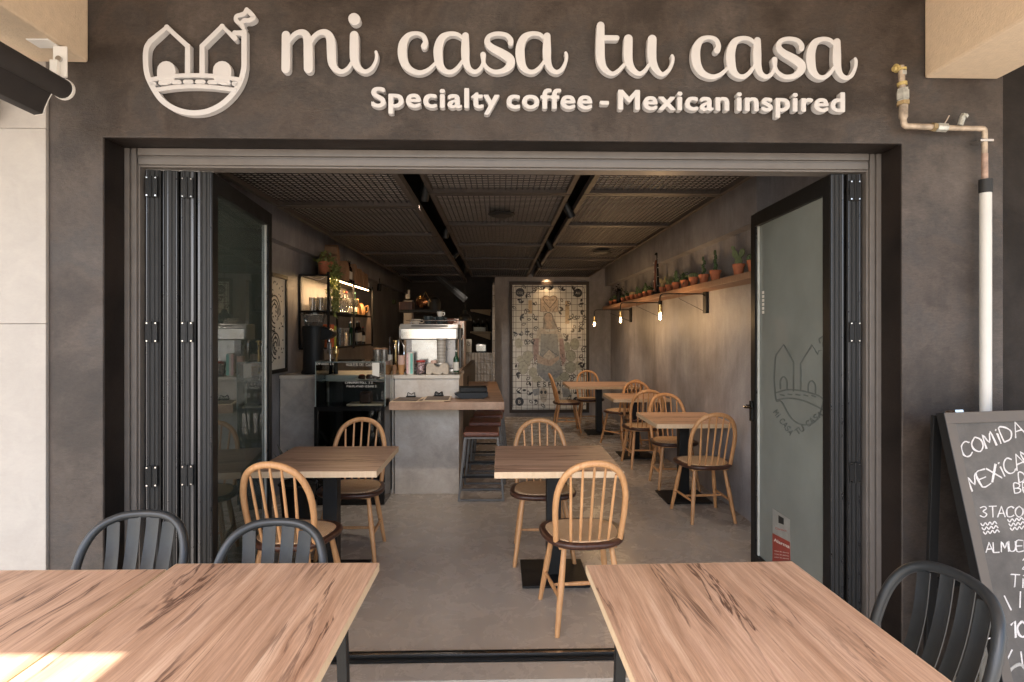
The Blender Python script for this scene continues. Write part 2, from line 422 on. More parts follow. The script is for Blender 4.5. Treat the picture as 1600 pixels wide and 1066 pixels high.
def stroke(mb, pts, plane, nrm, d0, d1, smooth=True, k=6, cap=True, closed=False):
    """pts: (u, v, halfwidth); plane(u, v) -> 3-D; a flat ribbon from depth d0 to d1 along nrm"""
    if smooth and len(pts) > 2: pts = catmull(pts, k, closed)
    n = len(pts); Lf, Rt = [], []
    for i, (x, y, r) in enumerate(pts):
        if closed: a, b = pts[(i - 1) % n], pts[(i + 1) % n]
        else: a = pts[max(0, i - 1)]; b = pts[min(n - 1, i + 1)]
        dx, dy = b[0] - a[0], b[1] - a[1]; l = math.hypot(dx, dy) or 1
        nx, ny = -dy / l, dx / l
        Lf.append((x + nx * r, y + ny * r)); Rt.append((x - nx * r, y - ny * r))
    nrm = Vector(nrm)
    def P(q, d): return plane(q[0], q[1]) + nrm * d
    vs, fs = [], []
    for i in range(n):
        vs += [P(Lf[i], d1), P(Rt[i], d1), P(Lf[i], d0), P(Rt[i], d0)]
    for i in range(n if closed else n - 1):
        a = 4 * i; b = 4 * ((i + 1) % n)
        fs += [(a, a + 1, b + 1, b), (a + 2, b + 2, b + 3, a + 3), (a, b, b + 2, a + 2), (a + 1, a + 3, b + 3, b + 1)]
    if not closed:
        for end in (0, n - 1):
            x, y, r = pts[end]
            if cap:
                j = 1 if end == 0 else n - 2
                ang = math.atan2(y - pts[j][1], x - pts[j][0])
                o = len(vs); m = 8
                arc = [(x + r * math.cos(ang + PI / 2 - PI * q / m), y + r * math.sin(ang + PI / 2 - PI * q / m)) for q in range(m + 1)]
                vs += [P(q, d1) for q in arc] + [P(q, d0) for q in arc]
                fs += [tuple(o + q for q in range(m + 1)), tuple(o + m + 1 + q for q in range(m + 1))[::-1]]
                fs += [(o + q, o + q + 1, o + m + 2 + q, o + m + 1 + q) for q in range(m)]
            else:
                a = 4 * end; fs.append((a, a + 2, a + 3, a + 1))
    mb.add(vs, fs)

# simple one-line capitals on a 0..1 x 0..1.4 cell
GL = {
 'A': [[(0, 0), (.5, 1.4), (1, 0)], [(.2, .5), (.8, .5)]], 'B': [[(0, 0), (0, 1.4), (.7, 1.3), (.8, 1), (.6, .75), (0, .7)], [(0, .7), (.8, .6), (.9, .3), (.6, 0), (0, 0)]],
 'C': [[(.95, 1.15), (.6, 1.4), (.15, 1.1), (.02, .6), (.2, .1), (.6, 0), (.95, .25)]], 'D': [[(0, 0), (0, 1.4), (.6, 1.25), (.95, .7), (.6, .12), (0, 0)]],
 'E': [[(.9, 1.4), (0, 1.4), (0, 0), (.9, 0)], [(0, .7), (.7, .7)]], 'F': [[(.9, 1.4), (0, 1.4), (0, 0)], [(0, .7), (.7, .7)]], 'G': [[(.95, 1.15), (.6, 1.4), (.1, 1.0), (.05, .4), (.4, 0), (.95, .2), (.95, .6), (.55, .6)]],
 'I': [[(.3, 0), (.3, 1.0)], [(.3, 1.3), (.32, 1.36)]], 'L': [[(0, 1.4), (0, 0), (.8, 0)]], 'M': [[(0, 0), (.1, 1.4), (.5, .5), (.9, 1.4), (1, 0)]],
 'N': [[(0, 0), (0, 1.4), (.9, 0), (.9, 1.4)]], 'O': [[(.5, 1.4), (.05, 1.0), (.05, .4), (.5, 0), (.95, .4), (.95, 1.0), (.5, 1.4)]],
 'P': [[(0, 0), (0, 1.4), (.7, 1.35), (.85, 1.0), (.6, .7), (0, .65)]], 'R': [[(0, 0), (0, 1.4), (.7, 1.35), (.8, 1.0), (.55, .72), (0, .65)], [(.35, .68), (.9, 0)]],
 'S': [[(.9, 1.2), (.5, 1.4), (.1, 1.1), (.3, .8), (.8, .55), (.85, .2), (.45, 0), (.05, .2)]], 'T': [[(0, 1.4), (1, 1.4)], [(.5, 1.4), (.5, 0)]],
 'U': [[(0, 1.4), (.05, .3), (.45, 0), (.85, .3), (.9, 1.4)]], 'V': [[(0, 1.4), (.5, 0), (1, 1.4)]], 'X': [[(0, 0), (1, 1.4)], [(0, 1.4), (1, 0)]],
 'Z': [[(0, 1.4), (.9, 1.4), (0, 0), (.95, 0)]], '0': [[(.5, 1.4), (.1, .9), (.15, .3), (.5, 0), (.85, .4), (.85, 1.0), (.5, 1.4)]], '1': [[(.1, 1.1), (.5, 1.4), (.5, 0)]],
 '2': [[(.05, 1.1), (.4, 1.4), (.85, 1.1), (.6, .6), (0, 0), (.95, 0)]], '3': [[(.05, 1.2), (.5, 1.4), (.85, 1.1), (.4, .75), (.9, .4), (.5, 0), (.0, .15)]],
 '5': [[(.9, 1.4), (.15, 1.4), (.1, .8), (.6, .85), (.9, .4), (.5, 0), (0, .2)]], '.': [[(.3, 0), (.34, .05)]], '-': [[(.1, .6), (.8, .6)]], ',': [[(.3, .1), (.2, -.2)]],
}
def handwrite(mb, text, u, v, size, w, plane, nrm, d=0.001, ang=0.0, jit=0.06, rep=1, gap=1.35, d0=0.0):
    """capitals drawn from (u, v) = baseline start, in the plane's own units (v grows downwards)"""
    ca, sa = math.cos(ang), math.sin(ang); x = 0
    for ch in text:
        if ch != ' ' and ch in GL:
            for r_ in range(rep):
                for st in GL[ch]:
                    pts = []
                    for (gx, gy) in st:
                        gx += random.uniform(-jit, jit); gy += random.uniform(-jit, jit)
                        lx = (x + gx) * size; ly = -gy * size
                        pts.append((u + lx * ca - ly * sa, v + lx * sa + ly * ca, w * random.uniform(.8, 1.2)))
                    stroke(mb, pts, plane, nrm, d0, d + random.uniform(0, .0002), smooth=len(pts) > 3, k=3, cap=False)
        x += gap * (0.55 if ch in 'I1.,' else (0.7 if ch == ' ' else 1.0))

_txt = {}
SPACE = [1.0]
def text_mesh(body, offset=0.0, extrude=0.0):
    cu = bpy.data.curves.new('t', 'FONT'); cu.body = body; cu.offset = offset; cu.extrude = extrude; cu.resolution_u = 6; cu.space_character = SPACE[0]
    o = bpy.data.objects.new('t', cu); C.objects.link(o)
    dg = bpy.context.evaluated_depsgraph_get(); dg.update()
    me = bpy.data.meshes.new_from_object(o.evaluated_get(dg))
    vs = [v.co.copy() for v in me.vertices]; fs = [tuple(p.vertices) for p in me.polygons]
    bpy.data.objects.remove(o); bpy.data.curves.remove(cu); bpy.data.meshes.remove(me)
    return vs, fs
def text_on(mb, body, P0, P1, cap, nrm, depth, offset=0.0, up=(0, 0, 1)):
    """printed or cut letters fitted between P0 and P1 on the baseline; cap = height of a capital"""
    vs, fs = text_mesh(body, offset, 0.5)
    x0 = min(v.x for v in vs); x1 = max(v.x for v in vs)
    P0 = Vector(P0); P1 = Vector(P1); rt = (P1 - P0); up = Vector(up); nrm = Vector(nrm)
    mb.add([P0 + rt * ((v.x - x0) / (x1 - x0)) + up * (v.y / 0.729 * cap) + nrm * ((v.z + 0.5) * depth) for v in vs], fs)
# ================================================================== the setting
YF = 2.48       # street face of the shopfront
HX0, HX1, HZ = -1.74, 1.83, 2.407
def struct(o): o['kind'] = 'structure'; return o
struct(MB().box(-60, 60, -60, 30, -0.30, -0.035).build('ground', 'ground', smooth=0))
struct(MB().box(-9, 9, -3.2, YF, -0.034, -0.02).build('pavement', 'pavement', smooth=0))
struct(MB().box(-2.6, 2.6, 2.70, 12.6, -0.03, 0.0).build('floor', 'floor', smooth=0))
struct(MB().box(HX0, HX1, YF + .001, 2.612, -0.03, -0.004).build('door_step', 'floor', smooth=0))
struct(MB().box(-2.3, 2.3, 2.75, 12.6, 3.0, 3.1).build('ceiling', 'ceiling', smooth=0))

# shopfront wall with its opening
w = thing('shopfront_wall', 'dark brown trowelled cement wall carrying the white shop lettering, around the wide opening', 'wall', (0, YF, 0))
P = lambda x, z: (x, 0, z)
MB().prism([P(-1.975, -.03), P(HX0, -.03), P(HX0, HZ), P(HX1, HZ), P(HX1, -.03), P(2.30, -.03), P(2.30, 4.2), P(-1.975, 4.2)], (0, 0.265, 0)).build('wall_face', 'facade', w, bevel=0.004, smooth=0)
MB().box(.2345 - 0 + (-1.975 + 1.740) + 0, .2345, 0, 0, 0, 0) if False else None
rv = MB().box(HX0 + .0003, HX0 + .0025, .004, .1315, -.003, HZ - .003).box(HX1 - .0025, HX1 - .0003, .004, .1315, -.003, HZ - .003).box(HX0 + .0003, HX1 - .0003, .004, .1315, HZ - .0025, HZ - .0003)
rv.build('reveal_sheet', 'reveal', w, smooth=0)  # thin near-black sheets over the sides and top of the opening
# black neighbour recess beyond the pier
tag(MB().box(2.302, 5.5, 2.60, 2.9, -.03, 4.2).build('neighbour_wall', 'facade_dark', smooth=0), 'almost black scuffed wall set back beside the pier with the white pipe', 'wall')
# pale stone cladding
w = thing('stone_clad_wall', 'pale beige stone wall in large slabs beneath the dark awning roller', 'wall', (-2.0, YF, 0))
rows = [(-.03, 1.5855), (1.5870, 2.4385), (2.4400, 3.4)]
for z0, z1 in rows:
    MB().box(-.36, .022, -.012, .2, z0, z1).build('slab', 'stone', w, bevel=0.002)
tag(MB().box(-5.0, -2.364, YF - .03, 2.75, -.03, 4.0).build('grey_pilaster', plain('pale_grey_metal', L(.42, .43, .43), .5), smooth=0), 'pale grey metal pilaster edge beside the beige stone slabs', 'pilaster')
tag(MB().box(-2.42, -2.175, 2.36, 2.44, 2.46, 2.62).build('timber_block', plain('old_brown_timber', L(.13, .08, .06), .8, var=.4, scale=30), bevel=.004), 'small brown timber block on the pale stone wall under the awning', 'block')

# cream beams, and an unseen slab added to shade the terrace
for nm, x0, x1, z0, lab in (('concrete_beam', -2.16, -1.80, 2.73, 'cream rendered beam end above the dark awning roller'),
                            ('concrete_beam', 1.93, 2.27, 2.70, 'cream rendered beam end above the copper gas pipe')):
    tag(MB().box(x0, x1, .5, YF - .001, z0, 3.3).build(nm, 'cream', bevel=0.012, smooth=0), lab, 'beam', 'cream beams under the balcony')
so = thing('shade_slab', 'cream slab added out of view overhead, cut to shape the terrace shade', 'shade slab', (0, 0, 3.3))
MB().prism([(-9, -.31, 0), (-2.215, -.31, 0), (-2.215, -.95, 0), (9, -.95, 0), (9, YF - .001, 0), (-9, YF - .001, 0)], (0, 0, .2)).build('slab', 'cream', so, smooth=0)  # added outline, notched so sun reaches only a corner of the tables

# interior walls
w = thing('side_wall', 'grey brown cement side wall that carries the cactus shelf and three lamps', 'wall', (2.05, 2.75, 0))
MB().box(0, .15, -.003, 7.55, 0, 3.0).build('wall_face', 'wall_in', w, smooth=0)
MB().box(-.105, -.001, 1.40, 7.40, 2.39, 3.0).build('bulkhead', 'wall_in', w, smooth=0)
w = thing('side_wall', 'dark cement side wall that carries the bar shelf and the framed print', 'wall', (-2.10, 2.75, 0))
MB().box(-.15, 0, -.003, 9.4, 0, 3.0).build('wall_face', 'wall_in', w, smooth=0)
MB().box(.001, .10, .1, 9.2, 2.38, 3.0).build('bulkhead', 'wall_in', w, smooth=0)
w = thing('back_wall', 'cement wall behind the large tiled mural', 'wall', (-.075, 10.15, 0))
MB().box(0, 2.30, 0, .15, 0, 3.0).build('wall_face', 'wall_in', w, smooth=0)
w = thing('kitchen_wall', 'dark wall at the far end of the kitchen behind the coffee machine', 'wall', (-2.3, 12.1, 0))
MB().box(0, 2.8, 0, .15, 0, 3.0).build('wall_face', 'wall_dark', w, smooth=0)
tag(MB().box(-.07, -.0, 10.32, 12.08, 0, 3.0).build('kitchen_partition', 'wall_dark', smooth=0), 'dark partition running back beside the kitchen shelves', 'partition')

# glazed-tile pier and low wall at the kitchen pass
tilem = NT('glossy_zellige_tile')
tv = tilem.tc()
br = tilem.node('ShaderNodeTexBrick'); tilem.l.new(tilem.mapping(tv, (1, 1, 1), (R(90), 0, 0)), br.inputs[0])
br.inputs['Scale'].default_value = 1; br.inputs['Brick Width'].default_value = .055; br.inputs['Row Height'].default_value = .20; br.offset = 0.0
br.inputs['Mortar Size'].default_value = .004
br.inputs['Color1'].default_value = L(.17, .14, .105); br.inputs['Color2'].default_value = L(.27, .23, .18); br.inputs['Mortar'].default_value = L(.05, .04, .03)
nn = tilem.noise(tv, 16, 3, .6)
tilem.set(br.outputs[0], .12, 0, .8); tilem.bump(tilem.mix(.8, br.outputs[0], nn), 0.9, .02)
w = thing('tiled_wall', 'low wall of glossy upright tiles at the kitchen pass behind the bar end', 'wall', (-.66, 9.9, 0))
MB().box(0, .53, 0, .12, 0, 1.18).build('tile_face', tilem.m, w, smooth=0)
w = thing('tiled_pier', 'narrow pier faced in glossy tiles beside the mural wall', 'pier', (-.125, 9.88, 0))
MB().box(0, .05, 0, .26, 0, 2.42).build('tile_face', tilem.m, w, smooth=0)

# ------------------------------------------------------------------ mesh ceiling panels
def panel_proto(wd, ln):
    t_ = thing('ceiling_raft', 'x', 'ceiling panel', (0, 0, 0))
    f = MB(); b = .035
    f.box(-wd / 2, -wd / 2 + b, 0, ln, -.02, .03); f.box(wd / 2 - b, wd / 2, 0, ln, -.02, .03)
    f.box(-wd / 2 + b, wd / 2 - b, 0, b, -.02, .03); f.box(-wd / 2 + b, wd / 2 - b, ln - b, ln, -.02, .03)
    f.build('frame', 'ceil_frame', t_, smooth=0)
    MB().box(-wd / 2 + b, wd / 2 - b, b, ln - b, .015, .028).build('board', M['ceil_board'], t_, smooth=0)
    g = MB(); nx = 24; ny = 26
    for i in range(1, nx):
        x = -wd / 2 + b + (wd - 2 * b) * i / nx; g.box(x - .0032, x + .0032, b, ln - b, .000, .006)
    for i in range(1, ny):
        y = b + (ln - 2 * b) * i / ny; g.box(-wd / 2 + b, wd / 2 - b, y - .0024, y + .0024, .0065, .0105)
    g.build('wire_grid', 'wire', t_, smooth=0)
    return t_
pp = panel_proto(1.03, 1.205)
first = True
COLS = [(-1.10, 2.475, 'beside the bar wall'), (0.005, 2.575, 'along the middle'), (1.13, 2.575, 'beside the cactus wall')]
ORD = ['first', 'second', 'third', 'fourth', 'fifth', 'sixth']
for cx, cz, ct in COLS:
    for k in range(6):
        y = 2.83 + 1.222 * k
        if y + 1.2 > 10.14: continue
        lab = f'{ORD[k]} brown wire mesh ceiling panel from the entrance, {ct}'
        if first: o = pp; o.location = (cx, y, cz); o['label'] = lab; first = False
        else: o = copy_tree(pp, lab, (cx, y, cz))
        o['group'] = 'mesh ceiling panels'
for x, lab in ((-.53, 'black steel beam in the gap on the bar side of the middle panels'), (.565, 'black steel beam in the gap on the cactus side of the middle panels')):
    b = thing('ceiling_beam', lab, 'beam', (x, 2.9, 2.7), group='black ceiling beams')
    MB().box(-.03, .03, 0, 7.2, 0, .012).box(-.006, .006, 0, 7.2, .012, .12).box(-.03, .03, 0, 7.2, .12, .132).build('rail', 'black', b, smooth=0)
    for k in range(6):
        MB().cyl((0, .6 + k * 1.22, .132), (0, .6 + k * 1.22, .299), .006, n=8).build('hanger_rod', 'steel', b)
for (x, y, z, lab) in ((0.02, 4.72, 2.555, 'round dark vent in the middle mesh ceiling panels'), (-1.22, 8.0, 2.455, 'dark disc vent in the ceiling panel above the bar'), (1.28, 6.9, 2.555, 'dark disc vent in the ceiling panel beside the cactus wall')):
    v_ = thing('ceiling_speaker', lab, 'ceiling speaker', (x, y, z), group='ceiling speakers')
    MB().lathe([(.02, -.018), (.10, -.016), (.115, -.006), (.115, .0), (.02, 0)], n=28).build('housing', 'black', v_)
    MB().lathe([(.001, -.022), (.085, -.020), (.085, -.016)], n=24).build('grille', 'gasket', v_)

# ------------------------------------------------------------------ door frame
FX0, FX1 = HX0 + .003, HX1 - .003
fr = thing('door_frame', 'bronze grey aluminium frame around the wide folding door opening', 'door frame', (0, 2.612, 0))
def jamb(x0, s):
    # s = +1: profile grows towards +x
    m = MB()
    for a, b, y0, y1 in ((0, .022, 0, .10), (.022, .030, .012, .10), (.030, .052, .004, .10), (.052, .060, .018, .10)):
        xa, xb = sorted((x0 + s * a, x0 + s * b)); m.box(xa, xb, y0, y1, 0, HZ - .004)
    return m
jamb(FX0, 1).build('jamb', 'frame', fr, bevel=.0012)
jamb(FX1, -1).build('jamb', 'frame', fr, bevel=.0012)
m = MB(); zt = HZ - .004
for a, b, y0, y1 in ((0, .032, -.001, .10), (.032, .044, .014, .10), (.044, .074, .004, .10), (.074, .083, .018, .10)):
    m.box(FX0 + .0605, FX1 - .0605, y0, y1, zt - b, zt - a)
m.build('head', 'frame', fr, bevel=.0012)
m = MB()
m.box(FX0 + .0605, FX1 - .0605, 0, .030, 0, .006).box(FX0 + .0605, FX1 - .0605, .030, .060, 0, .012).box(FX0 + .0605, FX1 - .0605, .0605, .085, 0, .006)
m.build('threshold', 'leaf', fr, bevel=.001)
MB().box(FX0 + .061, FX1 - .061, .038, .052, .0125, .0165).build('track', 'steel', fr)
MB().box(FX0 + .061, FX1 - .061, .084, .0855, .0, .007).build('gasket_strip', 'gasket', fr)

# ------------------------------------------------------------------ folding leaves
M['spacer'] = plain('pale_glazing_spacer', L(.55, .56, .52), .35, .2, var=.1)
LY0, LY1, LZ0, LZ1, LT = 2.660, 3.62, .022, 2.316, .068
def door_leaf(par, xf, s, glassmat='glass', prof=((.10, .0025), (.86, .0045))):
    """xf = face that looks towards the middle of the room, s = direction of the leaf's thickness"""
    x0, x1 = sorted((xf, xf + s * LT)); sw = .066
    lf = MB().box(x0, x1, LY0, LY0 + sw, LZ0, LZ1).box(x0, x1, LY1 - sw, LY1, LZ0, LZ1).box(x0, x1, LY0 + sw, LY1 - sw, LZ0, LZ0 + .09).box(x0, x1, LY0 + sw, LY1 - sw, LZ1 - .085, LZ1).build('door_leaf', 'leaf', par, bevel=.0015)
    xm = (x0 + x1) / 2
    MB().box(xm - .012, xm + .012, LY0 + sw - .006, LY1 - sw + .006, LZ0 + .085, LZ1 - .08).build('glass_pane', glassmat, lf, smooth=0)
    g = MB()
    for xx in (x0 + .014, x1 - .014):
        g.box(xx - .006, xx + .006, LY0 + sw + .001, LY0 + sw + .012, LZ0 + .091, LZ1 - .087)
        g.box(xx - .006, xx + .006, LY1 - sw - .013, LY1 - sw - .001, LZ0 + .091, LZ1 - .087)
    g.build('glazing_bead', 'alu', lf, smooth=0)
    bb = MB()
    for xx in (x0 + .0145, x1 - .0145): bb.box(xx - .0055, xx + .0055, LY1 - sw - .027, LY1 - sw - .0135, LZ0 + .091, LZ1 - .087)
    bb.build('spacer_bar', 'spacer', lf, smooth=0)
    e = MB()
    for a, wd in prof:
        xx = x0 + LT * a; e.box(xx - wd / 2, xx + wd / 2, LY0 - .004, LY0 - .0003, LZ0, LZ1)
    e.build('edge_profile', 'alu', lf, smooth=0)
    e = MB()
    for a, wd in ((.20, .008), (.46, .014), (.74, .010)):
        xx = x0 + LT * a; e.box(xx - wd / 2, xx + wd / 2, LY0 - .002, LY0 - .0004, LZ0, LZ1)
    e.build('edge_seal', 'gasket', lf, smooth=0)
    return lf
def hinge(par, x, z):
    h = MB().box(x - .026, x - .004, LY0 - .012, LY0 - .0045, z - .048, z + .048).box(x + .004, x + .026, LY0 - .012, LY0 - .0045, z - .048, z + .048)
    h.cyl((x, LY0 - .013, z - .05), (x, LY0 - .013, z + .05), .0045, n=10)
    h = h.build('hinge', 'black', par)
    s_ = MB()
    for zz in (z - .042, z + .042):
        s_.cyl((x - .019, LY0 - .0122, zz), (x - .019, LY0 - .0145, zz), .0036, n=10).cyl((x + .019, LY0 - .0122, zz), (x + .019, LY0 - .0145, zz), .0036, n=10)
    s_.build('screw', 'steel', h)
    for zz in (-.02, 0, .02):
        pass
fd = thing('folding_door', 'folded stack of four anthracite glass door leaves beside the framed print', 'folding door', (0, 0, 0))
xs = [-1.372, -1.448, -1.526, -1.602]
for i, x in enumerate(xs): lf = door_leaf(fd, x, -1, 'glass', (((.12, .009), (.9, .002)), ((.10, .002), (.80, .010)), ((.06, .002), (.34, .005), (.9, .003)), ((.10, .004),))[i])
lfs = [c for c in kids(fd)]
for z in (2.235, 1.55, .87):
    hinge(lfs[0], -1.482, z) if False else None
    hinge(lfs[1], -1.483, z); hinge(lfs[3], -1.640, z)
def swing(o, px_, py_, deg):
    a = R(deg); o.rotation_euler = (0, 0, a); p = Vector((px_, py_, 0)); o.location = p - Matrix.Rotation(a, 3, 'Z') @ p
swing(fd, -1.372, 2.66, 6.3); fd.location.y += .03
m = MB().box(-1.68, -1.37, LY0 + .01, LY0 + .06, LZ1 + .001, LZ1 + .012); m.build('roller_carriage', 'steel', fd)
fd = thing('folding_door', 'anthracite glass door leaf with etched logo and black lever, folded open by the chalkboard', 'folding door', (0, 0, 0))
l1 = door_leaf(fd, 1.607, 1, 'glass_film'); l2 = door_leaf(fd, 1.688, 1, 'glass')
for z in (2.235, 1.55, .87): hinge(l2, 1.722, z)
# lever handle on the far stile of the open leaf
h = MB().box(1.590, 1.6065, 3.575, 3.602, .97, 1.10)
h.tube([(1.596, 3.588, 1.06), (1.560, 3.588, 1.06), (1.553, 3.580, 1.062), (1.553, 3.50, 1.068), (1.555, 3.455, 1.064)], [.008, .009, .009, .0075, .006], 10)
h.box(1.676, 1.688, 3.575, 3.602, .97, 1.10)
h.tube([(1.63, 3.6215, 1.06), (1.63, 3.65, 1.06), (1.59, 3.66, 1.06)], .008, 8)
h.build('lever_handle', 'blackgloss', l1, bevel=.002)
MB().box(1.625, 1.65, 3.6205, 3.6235, .93, .99).build('lock_plate', 'steel', l1)
# etched logo, sticker, dark mullion of the hazy pane
GP = lambda px, py: onX(px, py, 1.6275)
GPL = lambda px, py: GP(px - 9, py)
e = MB()
def est(pts, w=1.1, **k): stroke(e, [(x, y, w) for x, y in pts], GPL, (-1, 0, 0), 0.0003, 0.0012, **k)
c5 = lambda x, y: (1140 + x / 2.804, 240 + y / 2.804)
est([c5(200, 900), c5(205, 880), c5(240, 838), c5(288, 915), c5(288, 1040)], smooth=False)
est([c5(322, 1040), c5(322, 920), c5(376, 838), c5(405, 882), c5(408, 865), c5(432, 862), c5(430, 1060)], smooth=False)
est([c5(200, 900), c5(196, 990), c5(205, 1080), (1222, 628), (1240, 655), (1262, 664), (1283, 655), (1296, 620), (1294, 615)])
est([c5(205, 1048), c5(260, 1035), c5(330, 1040), c5(400, 1058), c5(430, 1075)]); est([c5(205, 1080), c5(270, 1072), c5(340, 1085), c5(425, 1120)])
for x0 in (225, 262, 300, 338, 376): est([c5(x0, 1054 + abs(x0 - 270) * .06), c5(x0 + 18, 1056 + abs(x0 - 270) * .09)], 1.0)
est([c5(225, 1030), c5(225, 995), c5(240, 978), c5(255, 995), c5(256, 1032)]); est([c5(358, 1045), c5(360, 1010), c5(375, 996), c5(392, 1015), c5(393, 1052)])
est([c5(415, 830), c5(412, 812), c5(430, 800), c5(444, 780)]); est([c5(430, 845), c5(430, 828), c5(446, 820)])
for w_, u, v, a, sz in (('MI CASA', 1208, 645, .9, 6.0), ('TU CASA', 1250, 680, -.62, 6.5)):
    handwrite(e, w_, u, v, sz, .8, GPL, (-1, 0, 0), .0012, ang=a, jit=0, gap=1.25, d0=.0003)
swing(fd, 1.607, 2.66, -3.0)
e.build('etched_logo', plain('etched_glass', L(.10, .112, .105), .8), l1, smooth=0)
st = MB().prism([GP(1198, 794), GP(1228, 812), GP(1229, 876), GP(1198, 877)], (-.0006, 0, 0)).build('alarm_sticker', plain('aged_sticker', L(.30, .30, .27), .5), l1, smooth=0)
MB().prism([onX(1198, 833, 1.6268), onX(1227.5, 847, 1.6268), onX(1228.5, 876, 1.6268), onX(1198, 877, 1.6268)], (-.0008, 0, 0)).build('red_field', plain('faded_red', L(.30, .05, .035), .5), st, smooth=0)
MB().prism([onX(1208, 805, 1.6268), onX(1217, 810, 1.6268), onX(1217, 820, 1.6268), onX(1208, 817, 1.6268)], (-.0008, 0, 0)).build('dark_mark', 'gasket', st, smooth=0)
m = MB(); text_on(m, 'Alarma', onX(1200, 845.5, 1.6259), onX(1227, 857, 1.6259), .020, (-1, 0, 0), .0004, .01); m.build('sticker_lettering', 'paper', st, smooth=0)
m = MB(); text_on(m, 'Direct', onX(1203, 827, 1.6267), onX(1222, 831, 1.6267), .013, (-1, 0, 0), .0004); m.build('sticker_script', 'red', st, smooth=0)
m = MB(); 
for k in range(3): text_on(m, 'aviso de alarma', onX(1201, 861 + 5 * k, 1.6259), onX(1226, 865 + 4.5 * k, 1.6259), .006, (-1, 0, 0), .0004)
m.build('small_print', 'paper', st, smooth=0)
m = MB()
for k in range(6):
    z = 1.80 - k * .025; m.box(1.6262, 1.6272, 3.46, 3.49, z - .009, z + .009)
m.build('vent_sticker', 'paper', l1, smooth=0)

# ------------------------------------------------------------------ sign lettering
SP = lambda px, py: onY(px, py, YF - .031)
def A(ox, sc=3.331): return lambda x, y: (ox + x / sc, y / sc)
def sign_strokes(mb, strokes, f, k0=0):
    for i, st_ in enumerate(strokes):
        pts = [(*f(x, y), r / 3.331) for x, y, r in st_]
        stroke(mb, pts, SP, (0, -1, 0), -.029, (k0 + i) * .0004, smooth=len(pts) > 2, k=8)
a2 = A(400); a3 = A(860)
sg = thing('name_sign', 'large raised off white script lettering reading mi casa tu casa on the dark wall', 'sign', (0, YF, 2.85))
sgi = Matrix.Translation((0, -YF, -2.85))
def sbuild(mb, name, par, mat='sign'):
    o = mb.build(name, mat, par, bevel=.0016, smooth=30, segs=1); o.matrix_parent_inverse = par.matrix_world.inverted() if False else Matrix.Translation(-par.location); return o
m = MB()
sign_strokes(m, [
 [(155, 182, 22), (155, 260, 23), (154, 358, 23)],
 [(160, 235, 9), (182, 196, 12), (215, 170, 13), (250, 172, 18), (268, 205, 23), (271, 270, 24), (272, 357, 24)],
 [(278, 235, 9), (300, 192, 12), (335, 168, 13), (368, 172, 18), (388, 205, 23), (392, 270, 24), (396, 325, 22), (415, 360, 17), (446, 373, 12), (478, 356, 11), (498, 325, 9)],
 [(511, 184, 23), (511, 250, 24), (513, 310, 23), (530, 350, 18), (565, 373, 12), (600, 358, 11), (622, 322, 9), (628, 290, 9), (624, 270, 8)]], a2)
sign_strokes(m, [[(510, 98, 30), (514, 102, 30)]], a2, 6)
sbuild(m, 'script_word', sg)
def casa(f, last=None):
    s_ = [
     [(875, 240, 17), (882, 215, 14), (868, 184, 12), (832, 172, 10), (792, 185, 15), (766, 225, 22), (761, 275, 24), (772, 325, 22), (802, 362, 17), (850, 378, 13), (895, 364, 11), (930, 332, 9), (942, 318, 7)],
     [(1082, 205, 9), (1050, 180, 11), (1010, 175, 12), (970, 195, 19), (950, 240, 23), (948, 290, 24), (958, 340, 21), (985, 370, 14), (1018, 374, 12), (1050, 352, 11), (1078, 312, 8)],
     [(1090, 186, 18), (1089, 260, 22), (1092, 318, 20), (1108, 358, 15), (1138, 374, 12), (1166, 360, 11), (1182, 328, 10), (1183, 300, 13), (1182, 284, 15)],
     [(1182, 284, 13), (1184, 320, 10), (1200, 352, 11), (1240, 374, 12), (1288, 368, 15), (1322, 340, 21), (1322, 308, 23), (1282, 278, 22), (1230, 250, 19), (1204, 222, 16), (1212, 190, 12), (1252, 175, 11), (1300, 182, 12), (1324, 205, 14), (1326, 226, 14)],
     [(1507, 205, 9), (1477, 180, 11), (1437, 175, 12), (1397, 195, 19), (1377, 240, 23), (1375, 290, 24), (1385, 340, 21), (1412, 370, 14), (1445, 374, 12), (1477, 352, 11), (1505, 312, 8)],
     [(1515, 188, 18), (1514, 260, 22), (1517, 318, 20), (1533, 358, 15), (1563, 376, 12), (1592, 362, 11), (1612, 322, 9), (1616, 290, 9), (1612, 276, 8)]]
    return s_
m = MB(); sign_strokes(m, casa(a2), a2); sbuild(m, 'script_word', sg)
m = MB()
sign_strokes(m, [
 [(262, 132, 20), (260, 220, 23), (262, 305, 23), (280, 355, 18), (318, 383, 12), (352, 370, 11), (385, 335, 9)],
 [(262, 196, 14), (346, 197, 14)],
 [(406, 202, 23), (404, 270, 24), (408, 320, 22), (428, 362, 17), (462, 384, 12), (492, 368, 11), (515, 335, 9)],
 [(530, 204, 23), (528, 270, 24), (532, 320, 22), (552, 364, 17), (582, 387, 12), (612, 370, 11), (632, 335, 9), (638, 305, 9), (634, 290, 8)]], a3)
sbuild(m, 'script_word', sg)
def f4(x, y):
    X = (x - 877) * .975 + 870; Y = y + 22 + (x - 877) * .012
    return a3(X, Y)
m = MB(); sign_strokes(m, casa(None), f4); sbuild(m, 'script_word', sg)

